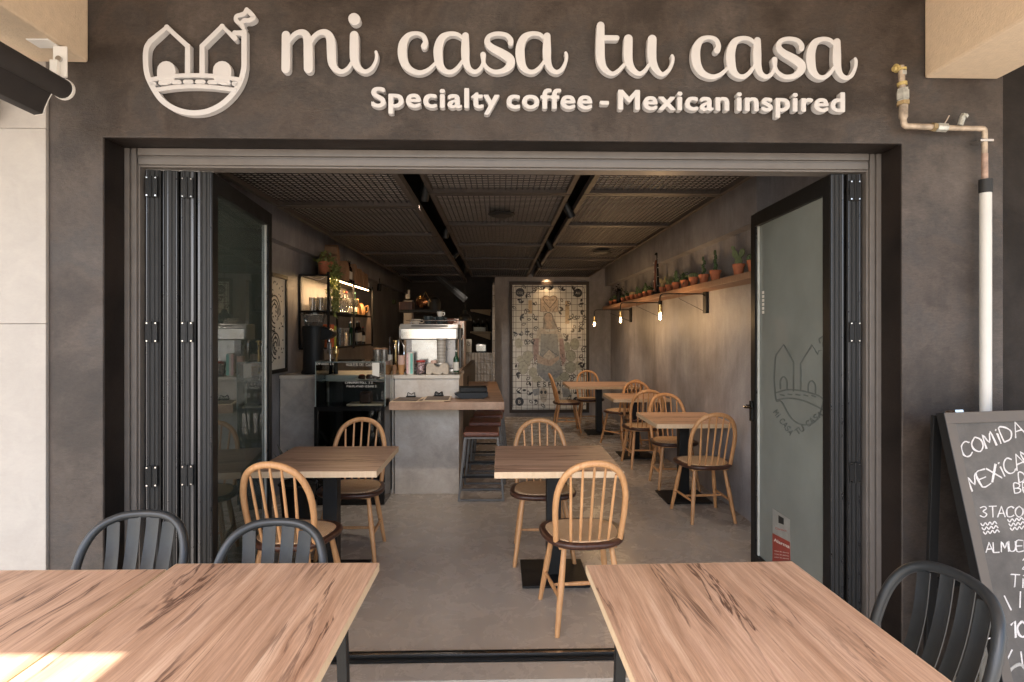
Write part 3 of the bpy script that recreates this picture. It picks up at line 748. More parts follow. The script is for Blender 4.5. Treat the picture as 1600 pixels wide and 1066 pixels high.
tg = thing('tagline_sign', 'smaller raised bold lettering reading Specialty coffee - Mexican inspired under the script', 'sign', (0, YF, 2.53))
for wd, x0, x1, yb0, yb1 in (('Specialty', 581.5, 779, 167.0, 168.8), ('coffee', 793, 924, 168.9, 170.2), ('-', 939, 950, 170.4, 170.5), ('Mexican', 967.5, 1138, 170.8, 172.6), ('inspired', 1152.5, 1319, 172.8, 174.6)):
    m = MB(); cap = (31.5 / FPX) * 2.449; SPACE[0] = 1.10
    for q, (du, dz_) in enumerate(((0, 0), (.0045, .0), (-.0045, .0), (.003, .003), (-.003, .003), (0, -.0025))): text_on(m, wd, SP(x0, yb0) + Vector((du, 0, dz_)), SP(x1, yb1) + Vector((du, 0, dz_)), cap, (0, -1, 0), .0285 + q * .0003, 0)
    for v_ in m.v: v_.y += .029
    o = m.build('word', 'sign', tg, smooth=30); o.matrix_parent_inverse = Matrix.Translation(-tg.location)

SPACE[0] = 1.0
lg = thing('logo_sign', 'raised off white round emblem of two gabled houses over a curved band with rising smoke', 'sign', (-1.4, YF, 2.8))
a1 = A(0)
def lbuild(mb, nm):
    o = mb.build(nm, 'sign', lg, bevel=.0012, smooth=30, segs=1); o.matrix_parent_inverse = Matrix.Translation(-lg.location); return o
def lst(mb, pts, w_, k0=0, sm=True, **k): stroke(mb, [(*a1(x, y), w_ / 3.331) for x, y in pts], SP, (0, -1, 0), -.029, k0 * .0004, smooth=sm, k=8, **k)
m = MB()
ring = [(782, 215)] + [(762, 250), (757, 310), (765, 385), (795, 455), (840, 520), (900, 562), (960, 583), (1020, 588), (1085, 577), (1150, 545), (1205, 495), (1248, 430), (1268, 360), (1270, 290), (1270, 165)]
lst(m, ring, 14)
lst(m, [(782, 215), (868, 142), (976, 240), (976, 392)], 14, 1, False)
lst(m, [(1052, 392), (1052, 240), (1156, 138), (1222, 200), (1222, 172), (1262, 172)], 14, 2, False)
for j, (x, y) in enumerate(((868, 142), (976, 240), (1052, 240), (1156, 138), (1222, 200), (782, 215), (1222, 172), (1270, 172))): lst(m, [(x, y), (x + .5, y)], 13.5, 3, False)
lbuild(m, 'house_outline')
m = MB(); lst(m, [(780, 415), (870, 400), (960, 393), (1060, 393), (1150, 400), (1250, 415)], 10.5, 5); lst(m, [(810, 468), (900, 455), (990, 450), (1080, 452), (1160, 460), (1222, 468)], 11, 5)
lbuild(m, 'curved_band')
m = MB()
for x in (795, 850, 916, 978, 1041, 1106, 1172, 1222):
    y = 425 + abs(x - 1012) ** 2 * .00023; h_ = 16 if x not in (795, 1222) else 6
    lst(m, [(x - h_, y), (x + h_, y)], 11.5, 0, False)
lbuild(m, 'bead_row')
for x in (865, 1156):
    m = MB(); lst(m, [(x, 366), (x, 392)], 48, 3, False); lbuild(m, 'sun_disc')
m = MB(); lst(m, [(1248, 122), (1229, 106), (1231, 86), (1252, 78), (1272, 70), (1284, 50)], 11, 1); lst(m, [(1264, 142), (1256, 124), (1272, 108), (1298, 106), (1319, 92), (1308, 74), (1294, 60)], 12, 2)
lbuild(m, 'smoke')
# ================================================================== bentwood chairs
def make_chair():
    t_ = thing('wooden_chair', 'x', 'chair', (0, 0, 0))
    # seat outline, slightly D shaped (front is +y)
    def outline(sx, sy, n=40):
        o = []
        for i in range(n):
            a = 2 * PI * i / n; ca, sa = math.cos(a), math.sin(a); e = 2 / 2.7
            x = sx * (abs(ca) ** e) * (1 if ca > 0 else -1); y = sy * (abs(sa) ** e) * (1 if sa > 0 else -1)
            x *= 1.0 + 0.10 * (y / sy)
            o.append((x, y))
        return o
    oo = outline(.226, .212)
    m = MB(); prof = [(.93, .432), (.985, .440), (1.0, .450), (.99, .461), (.95, .4665), (.80, .4645)]
    n = len(oo); vs = []
    for k, z in prof: vs += [(x * k, y * k, z) for x, y in oo]
    fs = [tuple(range(n))[::-1]]
    for j in range(len(prof) - 1):
        fs += [(j * n + i, j * n + (i + 1) % n, (j + 1) * n + (i + 1) % n, (j + 1) * n + i) for i in range(n)]
    fs.append(tuple(range((len(prof) - 1) * n, len(prof) * n)))
    m.add(vs, fs); m.build('seat', 'walnut', t_, smooth=50)
    m = MB(); vs = []; ci = outline(.192, .178)
    for k, z in ((1.0, .4650), (.985, .4690), (.80, .4705), (.4, .4690)): vs += [(x * k, y * k, z) for x, y in ci]
    fs = []
    for j in range(3): fs += [(j * n + i, j * n + (i + 1) % n, (j + 1) * n + (i + 1) % n, (j + 1) * n + i) for i in range(n)]
    fs.append(tuple(range(3 * n, 4 * n))); m.add(vs, fs); m.build('cane_panel', 'cane', t_, smooth=50)
    # hoop back
    pts = []
    bz = .462
    base = [(-.172, 0), (-.178, .09), (-.183, .18), (-.176, .275), (-.142, .365), (-.080, .415), (0, .431), (.080, .415), (.142, .365), (.176, .275), (.183, .18), (.178, .09), (.172, 0)]
    def back(x, h): return (x, -.150 - .10 * h / .43 - .02 * (h / .43) ** 2 + .10 * (x * x) / .03 * .18, bz + h)
    pts = catmull([back(x, h) for x, h in base], 5)
    rr = [.0150 + .0025 * math.sin(PI * i / (len(pts) - 1)) for i in range(len(pts))]
    MB().tube(pts, rr, 12).build('back_hoop', 'beech', t_, smooth=60)
    for i, x in enumerate((-.104, -.052, 0, .052, .104)):
        h = .428 - .010 - (abs(x) / .182) ** 2.3 * .19
        xt = x * 1.12
        a = Vector((x * .95, -.158, bz - .004)); b = Vector(back(xt, h))
        MB().tube([a, a.lerp(b, .25), a.lerp(b, .6), b], [.0070, .0082, .0078, .0062], 10).build('spindle', 'beech', t_, smooth=60)
    legs = {}
    for sx in (-1, 1):
        for nm, top, ft in (('f', (sx * .138, .125, .434), (sx * .200, .205, .0)), ('r', (sx * .125, -.120, .434), (sx * .180, -.205, .0))):
            top = Vector(top); ft = Vector(ft); legs[(sx, nm)] = (top, ft)
            pts = [top.lerp(ft, q) for q in (0, .12, .45, .8, .985, 1)]
            MB().tube(pts, [.0135, .0145, .0180, .0150, .0128, .0118], 14).build('leg', 'beech', t_, smooth=60)
    at = lambda k, q: legs[k][0].lerp(legs[k][1], q)
    mids = []
    for sx in (-1, 1):
        a = at((sx, 'f'), .60); b = at((sx, 'r'), .60); mids.append(a.lerp(b, .5))
        MB().tube([a, a.lerp(b, .5), b], [.0075, .0115, .0075], 10).build('stretcher', 'beech', t_, smooth=60)
    MB().tube([mids[0], mids[0].lerp(mids[1], .5), mids[1]], [.0075, .0115, .0075], 10).build('stretcher', 'beech', t_, smooth=60)
    for y in (-.122, .128):
        MB().box(-.155, .155, y - .016, y + .016, .416, .4315).build('seat_cleat', 'beech', t_, bevel=.003)
    return t_
ch0 = make_chair()
CH = [
 (.455, 3.03, 5, 'cane seat hoop back chair on the entrance side of the centre table'),
 (.300, 3.86, 180, 'cane seat hoop back chair on the bar side of the centre table, facing the street'),
 (-1.105, 3.04, -7, 'cane seat hoop back chair seen behind the black terrace chair by the door glass'),
 (-1.030, 3.93, 180, 'cane seat hoop back chair between the dining table and the cake display case'),
 (1.720, 4.64, 3, 'cane seat chair on the entrance side of the first table along the cactus wall'),
 (1.745, 5.54, 180, 'cane seat chair on the inner side of the first table along the cactus wall'),
 (1.670, 6.42, 0, 'cane seat chair on the entrance side of the second table along the cactus wall'),
 (1.800, 7.02, 180, 'cane seat chair tucked in at the inner side of the second cactus wall table'),
 (1.700, 7.68, 33, 'turned cane seat chair on the entrance side of the wide table nearest the mural'),
 (1.050, 8.66, -90, 'sideways cane seat chair at the end of the wide table in front of the mural'),
 (1.480, 9.05, 180, 'cane seat hoop back chair behind the wide table, right against the mural wall'),
]
for i, (x, y, a, lab) in enumerate(CH):
    o = ch0 if i == 0 else copy_tree(ch0)
    o.location = (x, y, 0); o.rotation_euler = (0, 0, R(a)); o['label'] = lab; o['group'] = 'wooden cane seat chairs'

# ================================================================== café tables
def make_table(wd, dp, lab, loc, rz=0, base=(.41, .40), topmat='top_x', group='indoor cafe tables'):
    t_ = thing('cafe_table', lab, 'table', loc, rz, group)
    tp = MB().box(-wd / 2 + .002, wd / 2 - .002, -dp / 2 + .002, dp / 2 - .002, .714, .750).build('tabletop', topmat, t_, bevel=.0012)
    e = MB()
    e.box(-wd / 2, wd / 2, -dp / 2, -dp / 2 + .0015, .7135, .7492).box(-wd / 2, wd / 2, dp / 2 - .0015, dp / 2, .7135, .7492)
    e.box(-wd / 2, -wd / 2 + .0015, -dp / 2 + .0016, dp / 2 - .0016, .7135, .7492).box(wd / 2 - .0015, wd / 2, -dp / 2 + .0016, dp / 2 - .0016, .7135, .7492)
    e.build('edge_band', 'edge', t_, smooth=0)
    MB().box(-.16, .16, -.16, .16, .703, .7125).build('mounting_plate', 'black', t_)
    MB().box(-.045, .045, -.045, .045, .020, .7025).build('column', 'black', t_, bevel=.004)
    MB().box(-base[0] / 2, base[0] / 2, -base[1] / 2, base[1] / 2, .008, .0195).build('base_plate', 'black', t_, bevel=.002)
    for sx in (-1, 1):
        for sy in (-1, 1):
            MB().cyl((sx * (base[0] / 2 - .03), sy * (base[1] / 2 - .03), 0), (sx * (base[0] / 2 - .03), sy * (base[1] / 2 - .03), .0078), .013, n=10).build('foot', 'gasket', t_)
    return t_
make_table(.722, .70, 'square wooden pedestal table in front of the cake display case', (-1.066, 3.56, 0))
make_table(.745, .73, 'square wooden pedestal table standing alone in the middle of the room', (.345, 3.535, 0))
make_table(.70, .72, 'first wooden table along the cactus wall, level with the open glass door', (1.715, 5.14, 0))
make_table(.68, .66, 'second wooden table along the cactus wall under the lamps', (1.70, 6.90, 0))
make_table(1.02, .86, 'wide wooden table in front of the mural corner', (1.53, 8.50, 0))

def terrace_table(wd, dp, lab, loc, rz, light=0):
    t_ = thing('terrace_table', lab, 'table', loc, rz, 'terrace tables')
    MB().box(-wd / 2 + .002, wd / 2 - .002, -dp / 2 + .002, dp / 2 - .002, .722, .750).build('tabletop', 'top_y', t_, bevel=.0012)
    e = MB()
    e.box(-wd / 2, wd / 2, -dp / 2, -dp / 2 + .0015, .7215, .7492).box(-wd / 2, wd / 2, dp / 2 - .0015, dp / 2, .7215, .7492)
    e.box(-wd / 2, -wd / 2 + .0015, -dp / 2 + .0016, dp / 2 - .0016, .7215, .7492).box(wd / 2 - .0015, wd / 2, -dp / 2 + .0016, dp / 2 - .0016, .7215, .7492)
    e.build('edge_band', 'edge', t_, smooth=0)
    MB().box(-wd / 2 + .07, wd / 2 - .07, -dp / 2 + .07, dp / 2 - .07, .690, .7205).build('apron', 'black', t_)
    for sx in (-1, 1):
        for sy in (-1, 1):
            a = Vector((sx * (wd / 2 - .085), sy * (dp / 2 - .16), .6895)); b = Vector((sx * (wd / 2 - .075), sy * (dp / 2 - .12), -.019))
            MB().bar(a, b, .032, .032, (0, 1, 0)).build('leg', 'black', t_, bevel=.002)
    return t_
ZG = -.0
terrace_table(.70, .76, 'wooden terrace table with its free side towards the door step', (-.770, 1.560, 0), R(-.6))
terrace_table(.72, .76, 'wooden terrace table partly in sun, on the stone wall side', (-1.487, 1.522, 0), R(-.6))
terrace_table(.725, .76, 'wooden terrace table beside the chalkboard', (.668, 1.528, 0), R(1.2))

# ================================================================== black metal terrace chairs
def metal_chair():
    t_ = thing('metal_chair', 'x', 'chair', (0, 0, 0))
    # seat
    m = MB(); n = 36; vs = []
    def ol(k): return [(.205 * k * math.copysign(abs(math.cos(a)) ** .62, math.cos(a)), .20 * k * math.copysign(abs(math.sin(a)) ** .62, math.sin(a))) for a in [2 * PI * i / n for i in range(n)]]
    for k, z in ((.96, .440), (1.0, .447), (1.0, .454), (.95, .460), (.7, .455)): vs += [(x, y, z) for x, y in ol(k)]
    fs = [tuple(range(n))[::-1]]
    for j in range(4): fs += [(j * n + i, j * n + (i + 1) % n, (j + 1) * n + (i + 1) % n, (j + 1) * n + i) for i in range(n)]
    fs.append(tuple(range(4 * n, 5 * n))); m.add(vs, fs); m.build('seat', 'charcoal', t_, smooth=50)
    def bk(x, h): return (x, -.165 - .13 * (h / .40) + .05 * (x / .21) ** 2, .45 + h)
    base = [(-.178, -.01), (-.194, .10), (-.199, .20), (-.189, .29), (-.155, .355), (-.09, .388), (0, .395), (.09, .388), (.155, .355), (.189, .29), (.199, .20), (.194, .10), (.178, -.01)]
    pts = catmull([bk(x, h) for x, h in base], 6)
    MB().tube(pts, .0160, 14).build('back_hoop', 'charcoal', t_, smooth=60)
    for i, x in enumerate((-.106, -.036, .036, .106)):
        w_ = .0245; top = .395 - .008 - (abs(x) / .218) ** 2.4 * .09
        sp = []
        for q in range(13):
            s_ = q / 12; h = top * s_
            bx = Vector(bk(x * (.82 + .18 * s_), h)); bow = math.sin(PI * s_) * .022
            sp.append(bx + Vector((0, -bow, 0)))
        m = MB(); vs = []
        for c in sp: vs += [c + Vector((-w_, 0.006, 0)), c + Vector((0, -.001, 0)), c + Vector((w_, .006, 0)), c + Vector((w_, .0095, 0)), c + Vector((0, .0025, 0)), c + Vector((-w_, .0095, 0))]
        fs = []
        for q in range(12):
            for e in range(6): fs.append((q * 6 + e, q * 6 + (e + 1) % 6, (q + 1) * 6 + (e + 1) % 6, (q + 1) * 6 + e))
        fs += [tuple(range(6)), tuple(range(72, 78))[::-1]]
        m.add(vs, fs); m.build('back_slat', 'charcoal', t_, smooth=50)
    for sx in (-1, 1):
        MB().tube([(sx * .15, .14, .44), (sx * .19, .19, .0)], [.014, .011], 12).build('leg', 'charcoal', t_, smooth=60)
        MB().tube([(sx * .15, -.13, .44), (sx * .20, -.24, .0)], [.014, .011], 12).build('leg', 'charcoal', t_, smooth=60)
    MB().tube([(-.168, .162, .22), (0, .08, .22), (.168, .162, .22)], .008, 10).build('brace', 'charcoal', t_, smooth=60)
    return t_
mc = metal_chair()
for i, (x, y, a, lab) in enumerate([
  (-1.405, 1.955, 181, 'charcoal metal hoop back chair before the dark pier and folded door stack'),
  (-.845, 1.845, 178, 'charcoal metal hoop back chair overlapping the view of a wooden chair, beside the door glass'),
  (1.075, 1.60, 92, 'black metal hoop back chair pulled up to the terrace table next to the chalkboard')]):
    o = mc if i == 0 else copy_tree(mc)
    o.location = (x, y, -.02); o.rotation_euler = (0, 0, R(a)); o['label'] = lab; o['group'] = 'metal terrace chairs'

# ================================================================== awning roller, pipe, chalkboard
aw = thing('awning_roller', 'dark rolled awning running towards the street below the cream beam', 'awning', (-1.80, 2.33, 2.53))
ai = Matrix.Translation(-aw.location)
def aset(o): o.matrix_parent_inverse = ai; return o
MB().tube([(-1.785, 2.31, 2.545), (-1.785, .55, 2.545)], .040, 20).build('cloth_roll', 'awning', aw).matrix_parent_inverse = ai
aset(MB().lathe([(.001, 0), (.043, 0), (.043, .012), (.001, .014)], (-1.785, 2.311, 2.545), 24, Matrix.Rotation(R(-90), 3, 'X')).build('end_cap', 'white', aw))
m = MB(); prof = [(-1.822, 2.53), (-1.845, 2.49), (-1.86, 2.455), (-1.868, 2.43), (-1.90, 2.425), (-1.99, 2.475), (-2.05, 2.53), (-2.05, 2.54), (-1.95, 2.50), (-1.90, 2.515)]
m.prism([(x + .035, 2.27, z - .004) for x, z in prof], (0, -1.75, 0)); aset(m.build('front_rail', 'awning', aw, smooth=40))
aset(MB().prism([(x + .035, 2.275, z - .004) for x, z in [(-1.822, 2.53), (-1.845, 2.49), (-1.868, 2.43), (-1.90, 2.425), (-1.875, 2.47), (-1.86, 2.52)]], (0, -.004, 0)).build('rail_cap', 'white', aw))
m = MB(); m.box(-1.90, -1.812, 2.27, 2.34, 2.7235, 2.7295); m.box(-1.83, -1.775, 2.318, 2.326, 2.595, 2.7230); m.box(-1.83, -1.80, 2.30, 2.317, 2.60, 2.66)
aset(m.build('bracket', 'white', aw, bevel=.002))
MB().cyl((-1.802, 2.3175, 2.668), (-1.802, 2.309, 2.668), .012).build('bolt', 'steel', aw).matrix_parent_inverse = ai

gp = thing('gas_pipe', 'weathered copper gas pipe with brass valve dropping into a white sleeve on the pier', 'pipe', (1.80, YF, 2.4))
gi = Matrix.Translation(-gp.location)
def gset(o): o.matrix_parent_inverse = gi; return o
PP = lambda x, y: onY(x, y, YF - .045)
E0 = lambda x, y: PP(1280 + x / 3.331, y / 3.331)
gset(MB().tube([E0(425, 350), E0(440, 352)], .001).tube(catmull([E0(425, 345), E0(428, 370), E0(430, 420), E0(434, 470)], 3), .013, 12).tube(catmull([E0(438, 545), E0(438, 600), E0(440, 640), E0(452, 656), E0(480, 658), E0(600, 662)], 4), [.018] * 6 + [.013] * 15, 12).build('upper_pipe', 'pipe', gp, smooth=60))
gset(MB().tube(catmull([E0(600, 662), E0(720, 668), E0(835, 670), E0(856, 674), E0(861, 695), E0(861, 800)], 4), .0115, 12).build('elbow_pipe', 'pipe', gp, smooth=60))
gset(MB().tube([E0(861, 800), E0(862, 935)], .0125, 12).build('red_pipe', 'pipe_red', gp, smooth=60))
gset(MB().tube([E0(385, 360), E0(428, 350)], .011, 12).tube([E0(398, 356), E0(402, 355)], .019, 12).tube([E0(427, 358), E0(428, 368)], .021, 14).tube([E0(431, 430), E0(432, 446)], .020, 14).build('yellow_joint', 'yellow', gp))
c_ = MB()
for y0, y1, r_ in ((372, 392, .016), (462, 474, .022), (476, 520, .026), (520, 528, .023)): c_.tube([E0(434, y0), E0(435, y1)], r_, 6)
gset(c_.build('zinc_union', 'verdigris', gp, smooth=30))
gset(MB().tube([E0(436, 529), E0(436, 548)], .026, 6).tube([E0(586, 661), E0(606, 662)], .019, 6).build('brass_nut', plain('dull_brass', L(.34, .25, .13), .5, .5, var=.3, scale=40), gp, smooth=30))
gset(MB().tube([E0(608, 663), E0(660, 666)], .020, 8).tube([E0(732, 655), E0(748, 606)], .012, 8).tube([E0(750, 612), E0(757, 600)], .016, 8).build('stop_valve', 'verdigris', gp, smooth=30))
gset(MB().tube([E0(652, 645), E0(676, 602)], .003, 6).build('tie_wire', 'steel', gp))
k = E0(861, 735)
gset(MB().box(k.x - .030, k.x + .030, k.y - .014, k.y + .044, k.z - .005, k.z + .005).build('pipe_clip', 'steel', gp))
a_ = E0(866, 935)
gset(MB().cyl((a_.x, a_.y, a_.z - .06), (a_.x, a_.y, a_.z), .0255, n=20).build('collar', 'gasket', gp))
gset(MB().cyl((a_.x, a_.y, -.02), (a_.x, a_.y, a_.z - .0605), .0225, n=20).build('white_sleeve', 'pvc', gp))

# chalkboard
TL = onY(1474, 645, 2.245)
rzb = R(9); rt = Vector((math.cos(rzb), math.sin(rzb), 0)); ln_ = R(13.5)
dn = (Vector((math.sin(rzb), -math.cos(rzb), 0)) * math.sin(ln_) + Vector((0, 0, -1)) * math.cos(ln_)).normalized()
nb = rt.cross(dn).normalized()
if nb.y > 0: nb = -nb
BW = .72; BL = (TL.z + .018) / -dn.z
cb = thing('chalkboard_sign', 'leaning chalkboard easel with handwritten white Mexican food menu beside the pier', 'chalkboard', (TL.x, 2.0, -.02))
ci_ = Matrix.Translation(-cb.location)
def cset(o): o.matrix_parent_inverse = ci_; return o
def bq(u0, u1, v0, v1, d0, d1):
    o = TL + rt * u0 + dn * v0 + nb * d0; a = rt * (u1 - u0); b = dn * (v1 - v0)
    return MB().prism([o, o + a, o + a + b, o + b], nb * (d1 - d0))
fb = .045
m = bq(0, BW, 0, fb, -.025, .004); 
for q in (bq(0, fb, fb, BL, -.025, .004), bq(BW - fb, BW, fb, BL, -.025, .004), bq(fb, BW - fb, BL - .08, BL - .03, -.025, .004)): m.add(q.v, q.f)
cset(m.build('frame', 'board_frame', cb, bevel=.002, smooth=0))
cset(bq(-.004, -.0005, 0, BL, -.030, .0045).build('edge_trim', 'black', cb, smooth=0))
cset(bq(fb, BW - fb, fb, BL - .08, -.014, -.006).build('slate', 'slate', cb, smooth=0))
# rear leaf
TB = TL + Vector((0, .05, -.02))
d2 = (Vector((-math.sin(rzb), math.cos(rzb), 0)) * math.sin(R(2)) + Vector((0, 0, -1))).normalized(); L2 = (TB.z + .018) / -d2.z
m = MB()
for u in (.0, BW - .045):
    o = TB + rt * u; a = rt * .045; m.prism([o, o + a, o + a + d2 * L2, o + d2 * L2], Vector((0, .018, 0)))
for v_ in (.0, .7):
    o = TB + rt * .0455 + d2 * v_; a = rt * (BW - .091); m.prism([o, o + a, o + a + d2 * .045, o + d2 * .045], Vector((0, .016, 0)))
cset(m.build('rear_frame', 'black', cb, bevel=.002, smooth=0))
cset(bq(.06, .10, -.010, .002, -.045, .0).build('hinge', 'steel', cb))
CBP = lambda x, y: onP(x, y, TL + nb * -.006, nb)
ch = MB()
def cw(txt, x, y, sz, w_, ang=0, rep=2, jit=.05, gap=1.3): handwrite(ch, txt, x, y, sz, w_ * .72, CBP, nb, .0012, R(ang), jit, rep, gap)
cw('COMIDA', 1506, 716, 17, 1.1, -21.5, gap=1.12)
cw('MEXICANA', 1519, 768, 17, 1.1, -25, gap=1.0)
cw('DE', 1592, 754, 11, .9, -5); cw('BE', 1585, 771, 11, .9, -5)
cw('3TACOS', 1531, 808, 12, .9, 0, gap=1.15)
for x0, y0 in ((1532, 820), (1574, 814)):
    for k in range(3):
        stroke(ch, [(x0 + 2 * k + i * 3.6, y0 + 6.5 * k + (2.2 if i % 2 else -2.2) - i * .5, .8) for i in range(8)], CBP, nb, 0, .0012, k=4, cap=False)
cw('ALMUERZO', 1540, 864, 11.5, .9, -3, gap=1.06); cw('2', 1597, 889, 12, .9, 0)
cw('TIN', 1578, 917, 14, .9, 3, gap=1.1)
cw('10', 1578, 997, 18, 1.7, -4, rep=2, gap=1.15); ch_a = ch
for k in range(14):
    a = 2 * PI * k / 14 + .2; cx_, cy_ = 1594, 984; r0, r1 = 31, 52
    if k in (0, 13, 1): continue
    stroke(ch, [(cx_ + r0 * math.cos(a), cy_ + r0 * math.sin(a) * 1.1, 1.1), (cx_ + r1 * math.cos(a) + random.uniform(-3, 3), cy_ + r1 * math.sin(a) * 1.15, .9)], CBP, nb, 0, .0012, False, cap=False)
cset(ch.build('chalk_lettering', 'chalk', cb, smooth=0))
ch = MB(); cw('CAFE', 1572, 1078, 30, 2.6, 4, rep=3, gap=1.1); cset(ch.build('faded_lettering', 'chalk_dim', cb, smooth=0))
# ================================================================== counters
ct = thing('bar_counter', 'pale cement bar counter with a white top holding the coffee machine and cups', 'counter', (-1.0, 5.33, 0))
def rel(o, par): o.matrix_parent_inverse = Matrix.Translation(-Vector(par.location)); return o
rel(MB().box(-1.00, -.385, 5.33, 5.95, 0, 1.105).build('front_block', 'counter', ct, bevel=.003, smooth=0), ct)
rel(MB().box(-2.09, -1.012, 5.34, 5.95, 0, 1.105).build('front_block', 'counter', ct, bevel=.003, smooth=0), ct)
mb_ = plain('white_marble_top', L(.62, .56, .48), .3, var=.06, scale=4)
rel(MB().box(-1.003, -.378, 5.315, 5.98, 1.106, 1.138).build('countertop', mb_, ct, bevel=.002, smooth=0), ct)
rel(MB().box(-2.09, -1.009, 5.32, 5.98, 1.106, 1.138).build('countertop', mb_, ct, bevel=.002, smooth=0), ct)
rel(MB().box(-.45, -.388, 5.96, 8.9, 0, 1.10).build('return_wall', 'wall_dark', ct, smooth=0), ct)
br_ = thing('breakfast_bar', 'thick wooden L-shaped bar ledge wrapping the cement counter, with the clipboards on it', 'bar ledge', (-.4, 5.0, .9))
m = MB(); m.prism([(-.985, 4.985, .852), (.045, 4.985, .852), (-.035, 7.05, .852), (-.384, 7.05, .852), (-.384, 5.327, .852), (-.985, 5.327, .852)], (0, 0, .070))
rel(m.build('ledge', 'bar_wood', br_, bevel=.002, smooth=0), br_)

# bar stools
def stool():
    M['stool'] = plain('stool_grey_steel', L(.14, .135, .13), .4, .4)
    t_ = thing('bar_stool', 'x', 'stool', (0, 0, 0))
    MB().box(-.165, .165, -.16, .16, .585, .632).build('seat_cushion', 'leather', t_, bevel=.016, segs=3)
    for sy in (-1, 1):
        m = MB(); y = sy * .15
        m.bar((-.15, y, .578), (-.205, y * 1.15, .0), .020, .020); m.bar((.15, y, .578), (.205, y * 1.15, .0), .020, .020)
        m.bar((-.16, y, .575), (.16, y, .575), .020, .016); m.bar((-.205, y * 1.15, .012), (.205, y * 1.15, .012), .018, .018)
        m.build('leg_frame', M['stool'], t_, bevel=.002)
    m = MB()
    for x, q in ((-.181, .22), (.181, .22)): m.bar((x, -.165, q), (x, .165, q), .016, .016)
    m.bar((-.18, -.163, .22), (.18, -.163, .22), .016, .016)
    m.build('footrest', M['leaf'], t_)
    return t_
st0 = stool()
for i, (y, lab) in enumerate(((5.26, 'first brown leather bar stool under the wooden ledge end'), (5.82, 'second brown leather bar stool in the row under the ledge'), (6.32, 'third brown leather bar stool in the row under the ledge'), (6.78, 'fourth brown leather bar stool, deepest under the ledge'))):
    o = st0 if i == 0 else copy_tree(st0)
    o.location = (-.165 + .02 * i, y, 0); o['label'] = lab; o['group'] = 'leather bar stools'

# ------------------------------------------------------------------ cake display case
dc = thing('display_case', 'black refrigerated cake case with a glass top and white handwritten menu on the glass', 'display case', (-1.33, 4.97, 0))
DX0, DX1, DY0, DY1 = -1.645, -1.02, 4.97, 5.325
m = MB(); m.box(DX0, DX0 + .035, DY0, DY0 + .03, .06, .885).box(DX1 - .035, DX1, DY0, DY0 + .03, .06, .885).box(DX0 + .035, DX1 - .035, DY0, DY0 + .03, .845, .885).box(DX0 + .035, DX1 - .035, DY0, DY0 + .03, .06, .13)
m.box(DX0, DX0 + .03, DY0 + .0305, DY1, .06, .885).box(DX1 - .02, DX1, DY0 + .0305, DY1, .06, .885).box(DX0 + .031, DX1 - .021, DY0 + .0305, DY1, .868, .8849).box(DX0 + .02, DX1 - .01, DY0 + .03, DY1 - .02, 0, .0595)
rel(m.build('cabinet', 'blackgloss', dc, bevel=.002, smooth=0), dc)
rel(MB().box(DX0 + .035, DX1 - .035, DY0 + .008, DY0 + .014, .131, .844).build('door_glass', sheet_glass('fridge_glass', (.35, .36, .35), 0, refl=2.2), dc, smooth=0), dc)
m = MB()
for z in (.36, .60): m.box(DX0 + .04, DX1 - .04, DY0 + .04, DY1 - .02, z, z + .008)
rel(m.build('inner_shelf', 'steel', dc, smooth=0), dc)
GX0, GX1, GY1, GZ = DX0 + .01, DX1 + .004, DY1 + .25, 1.285
gg = MB()
gg.box(GX0, GX1, DY0 + .004, DY0 + .008, .8855, GZ).box(GX0, GX0 + .004, DY0 + .0085, GY1, .8855, GZ).box(GX1 - .004, GX1, DY0 + .0085, DY1 - .01, .8855, GZ).box(GX0, GX1, DY0, DY1 - .01, GZ + .0005, GZ + .005)
rel(gg.build('glass_cover', 'glass_clear', dc, smooth=0), dc)
m = MB()
for (x, y) in ((GX0, DY0 + .002), (GX1 - .004, DY0 + .002)): m.box(x, x + .005, y, y + .005, .886, GZ)
m.box(GX0 + .006, GX1 - .006, DY0 - .002, DY0 + .003, GZ - .004, GZ + .0003).box(GX0, GX0 + .004, GY1 + .0005, GY1 + .005, .886, GZ)
rel(m.build('glass_edge', plain('polished_glass_edge', L(.30, .36, .34), .15), dc, smooth=0), dc)
rel(MB().box(GX0 + .012, GX1 - .012, DY0 + .02, DY1 - .02, 1.105, 1.111).build('glass_shelf', 'glass_clear', dc, smooth=0), dc)
rel(MB().box(GX0 + .02, GX1 - .01, DY1 - .016, DY1 - .004, .8860, 1.10).build('back_panel', 'black', dc, smooth=0), dc)
wr = MB(); DP = lambda x, y: onY(x, y, DY0 + .0035)
D3 = lambda x, y: (480 + x / 9.69, 550 + y / 9.69)
for txt, x, y, sz in (('EMPANADA 2.5', 140, 195, 2.0), ('ROLES DE CANELA', 600, 212, 2.9), ('CINNAMON ROLL 3.5', 575, 480, 2.3), ('PAN PLATANO VEGANO 3.', 600, 535, 2.0), ('2.5', 1020, 205, 2.3)):
    u, v_ = D3(x, y); handwrite(wr, txt, u, v_, sz, .20, DP, (0, -1, 0), .0006, 0, .06, 1, 1.22)
rel(wr.build('glass_lettering', 'paper', dc, smooth=0), dc)
rel(MB().prism([DP(*D3(985, 165)), DP(*D3(1092, 165)), DP(*D3(1092, 380)), DP(*D3(985, 350))], (0, .0006, 0)).build('price_card', 'paper', dc, smooth=0), dc)
cb2 = thing('cutting_board', 'pale wooden board under the dark loaf in the display case', 'board', (-1.20, 5.10, .886))
MB().box(-.17, .15, -.09, .09, 0, .018).build('plank', 'edge', cb2, bevel=.004)
ck = thing('loaf_cake', 'dark chocolate loaf cake standing on the wooden board', 'cake', (-1.215, 5.10, .9045))
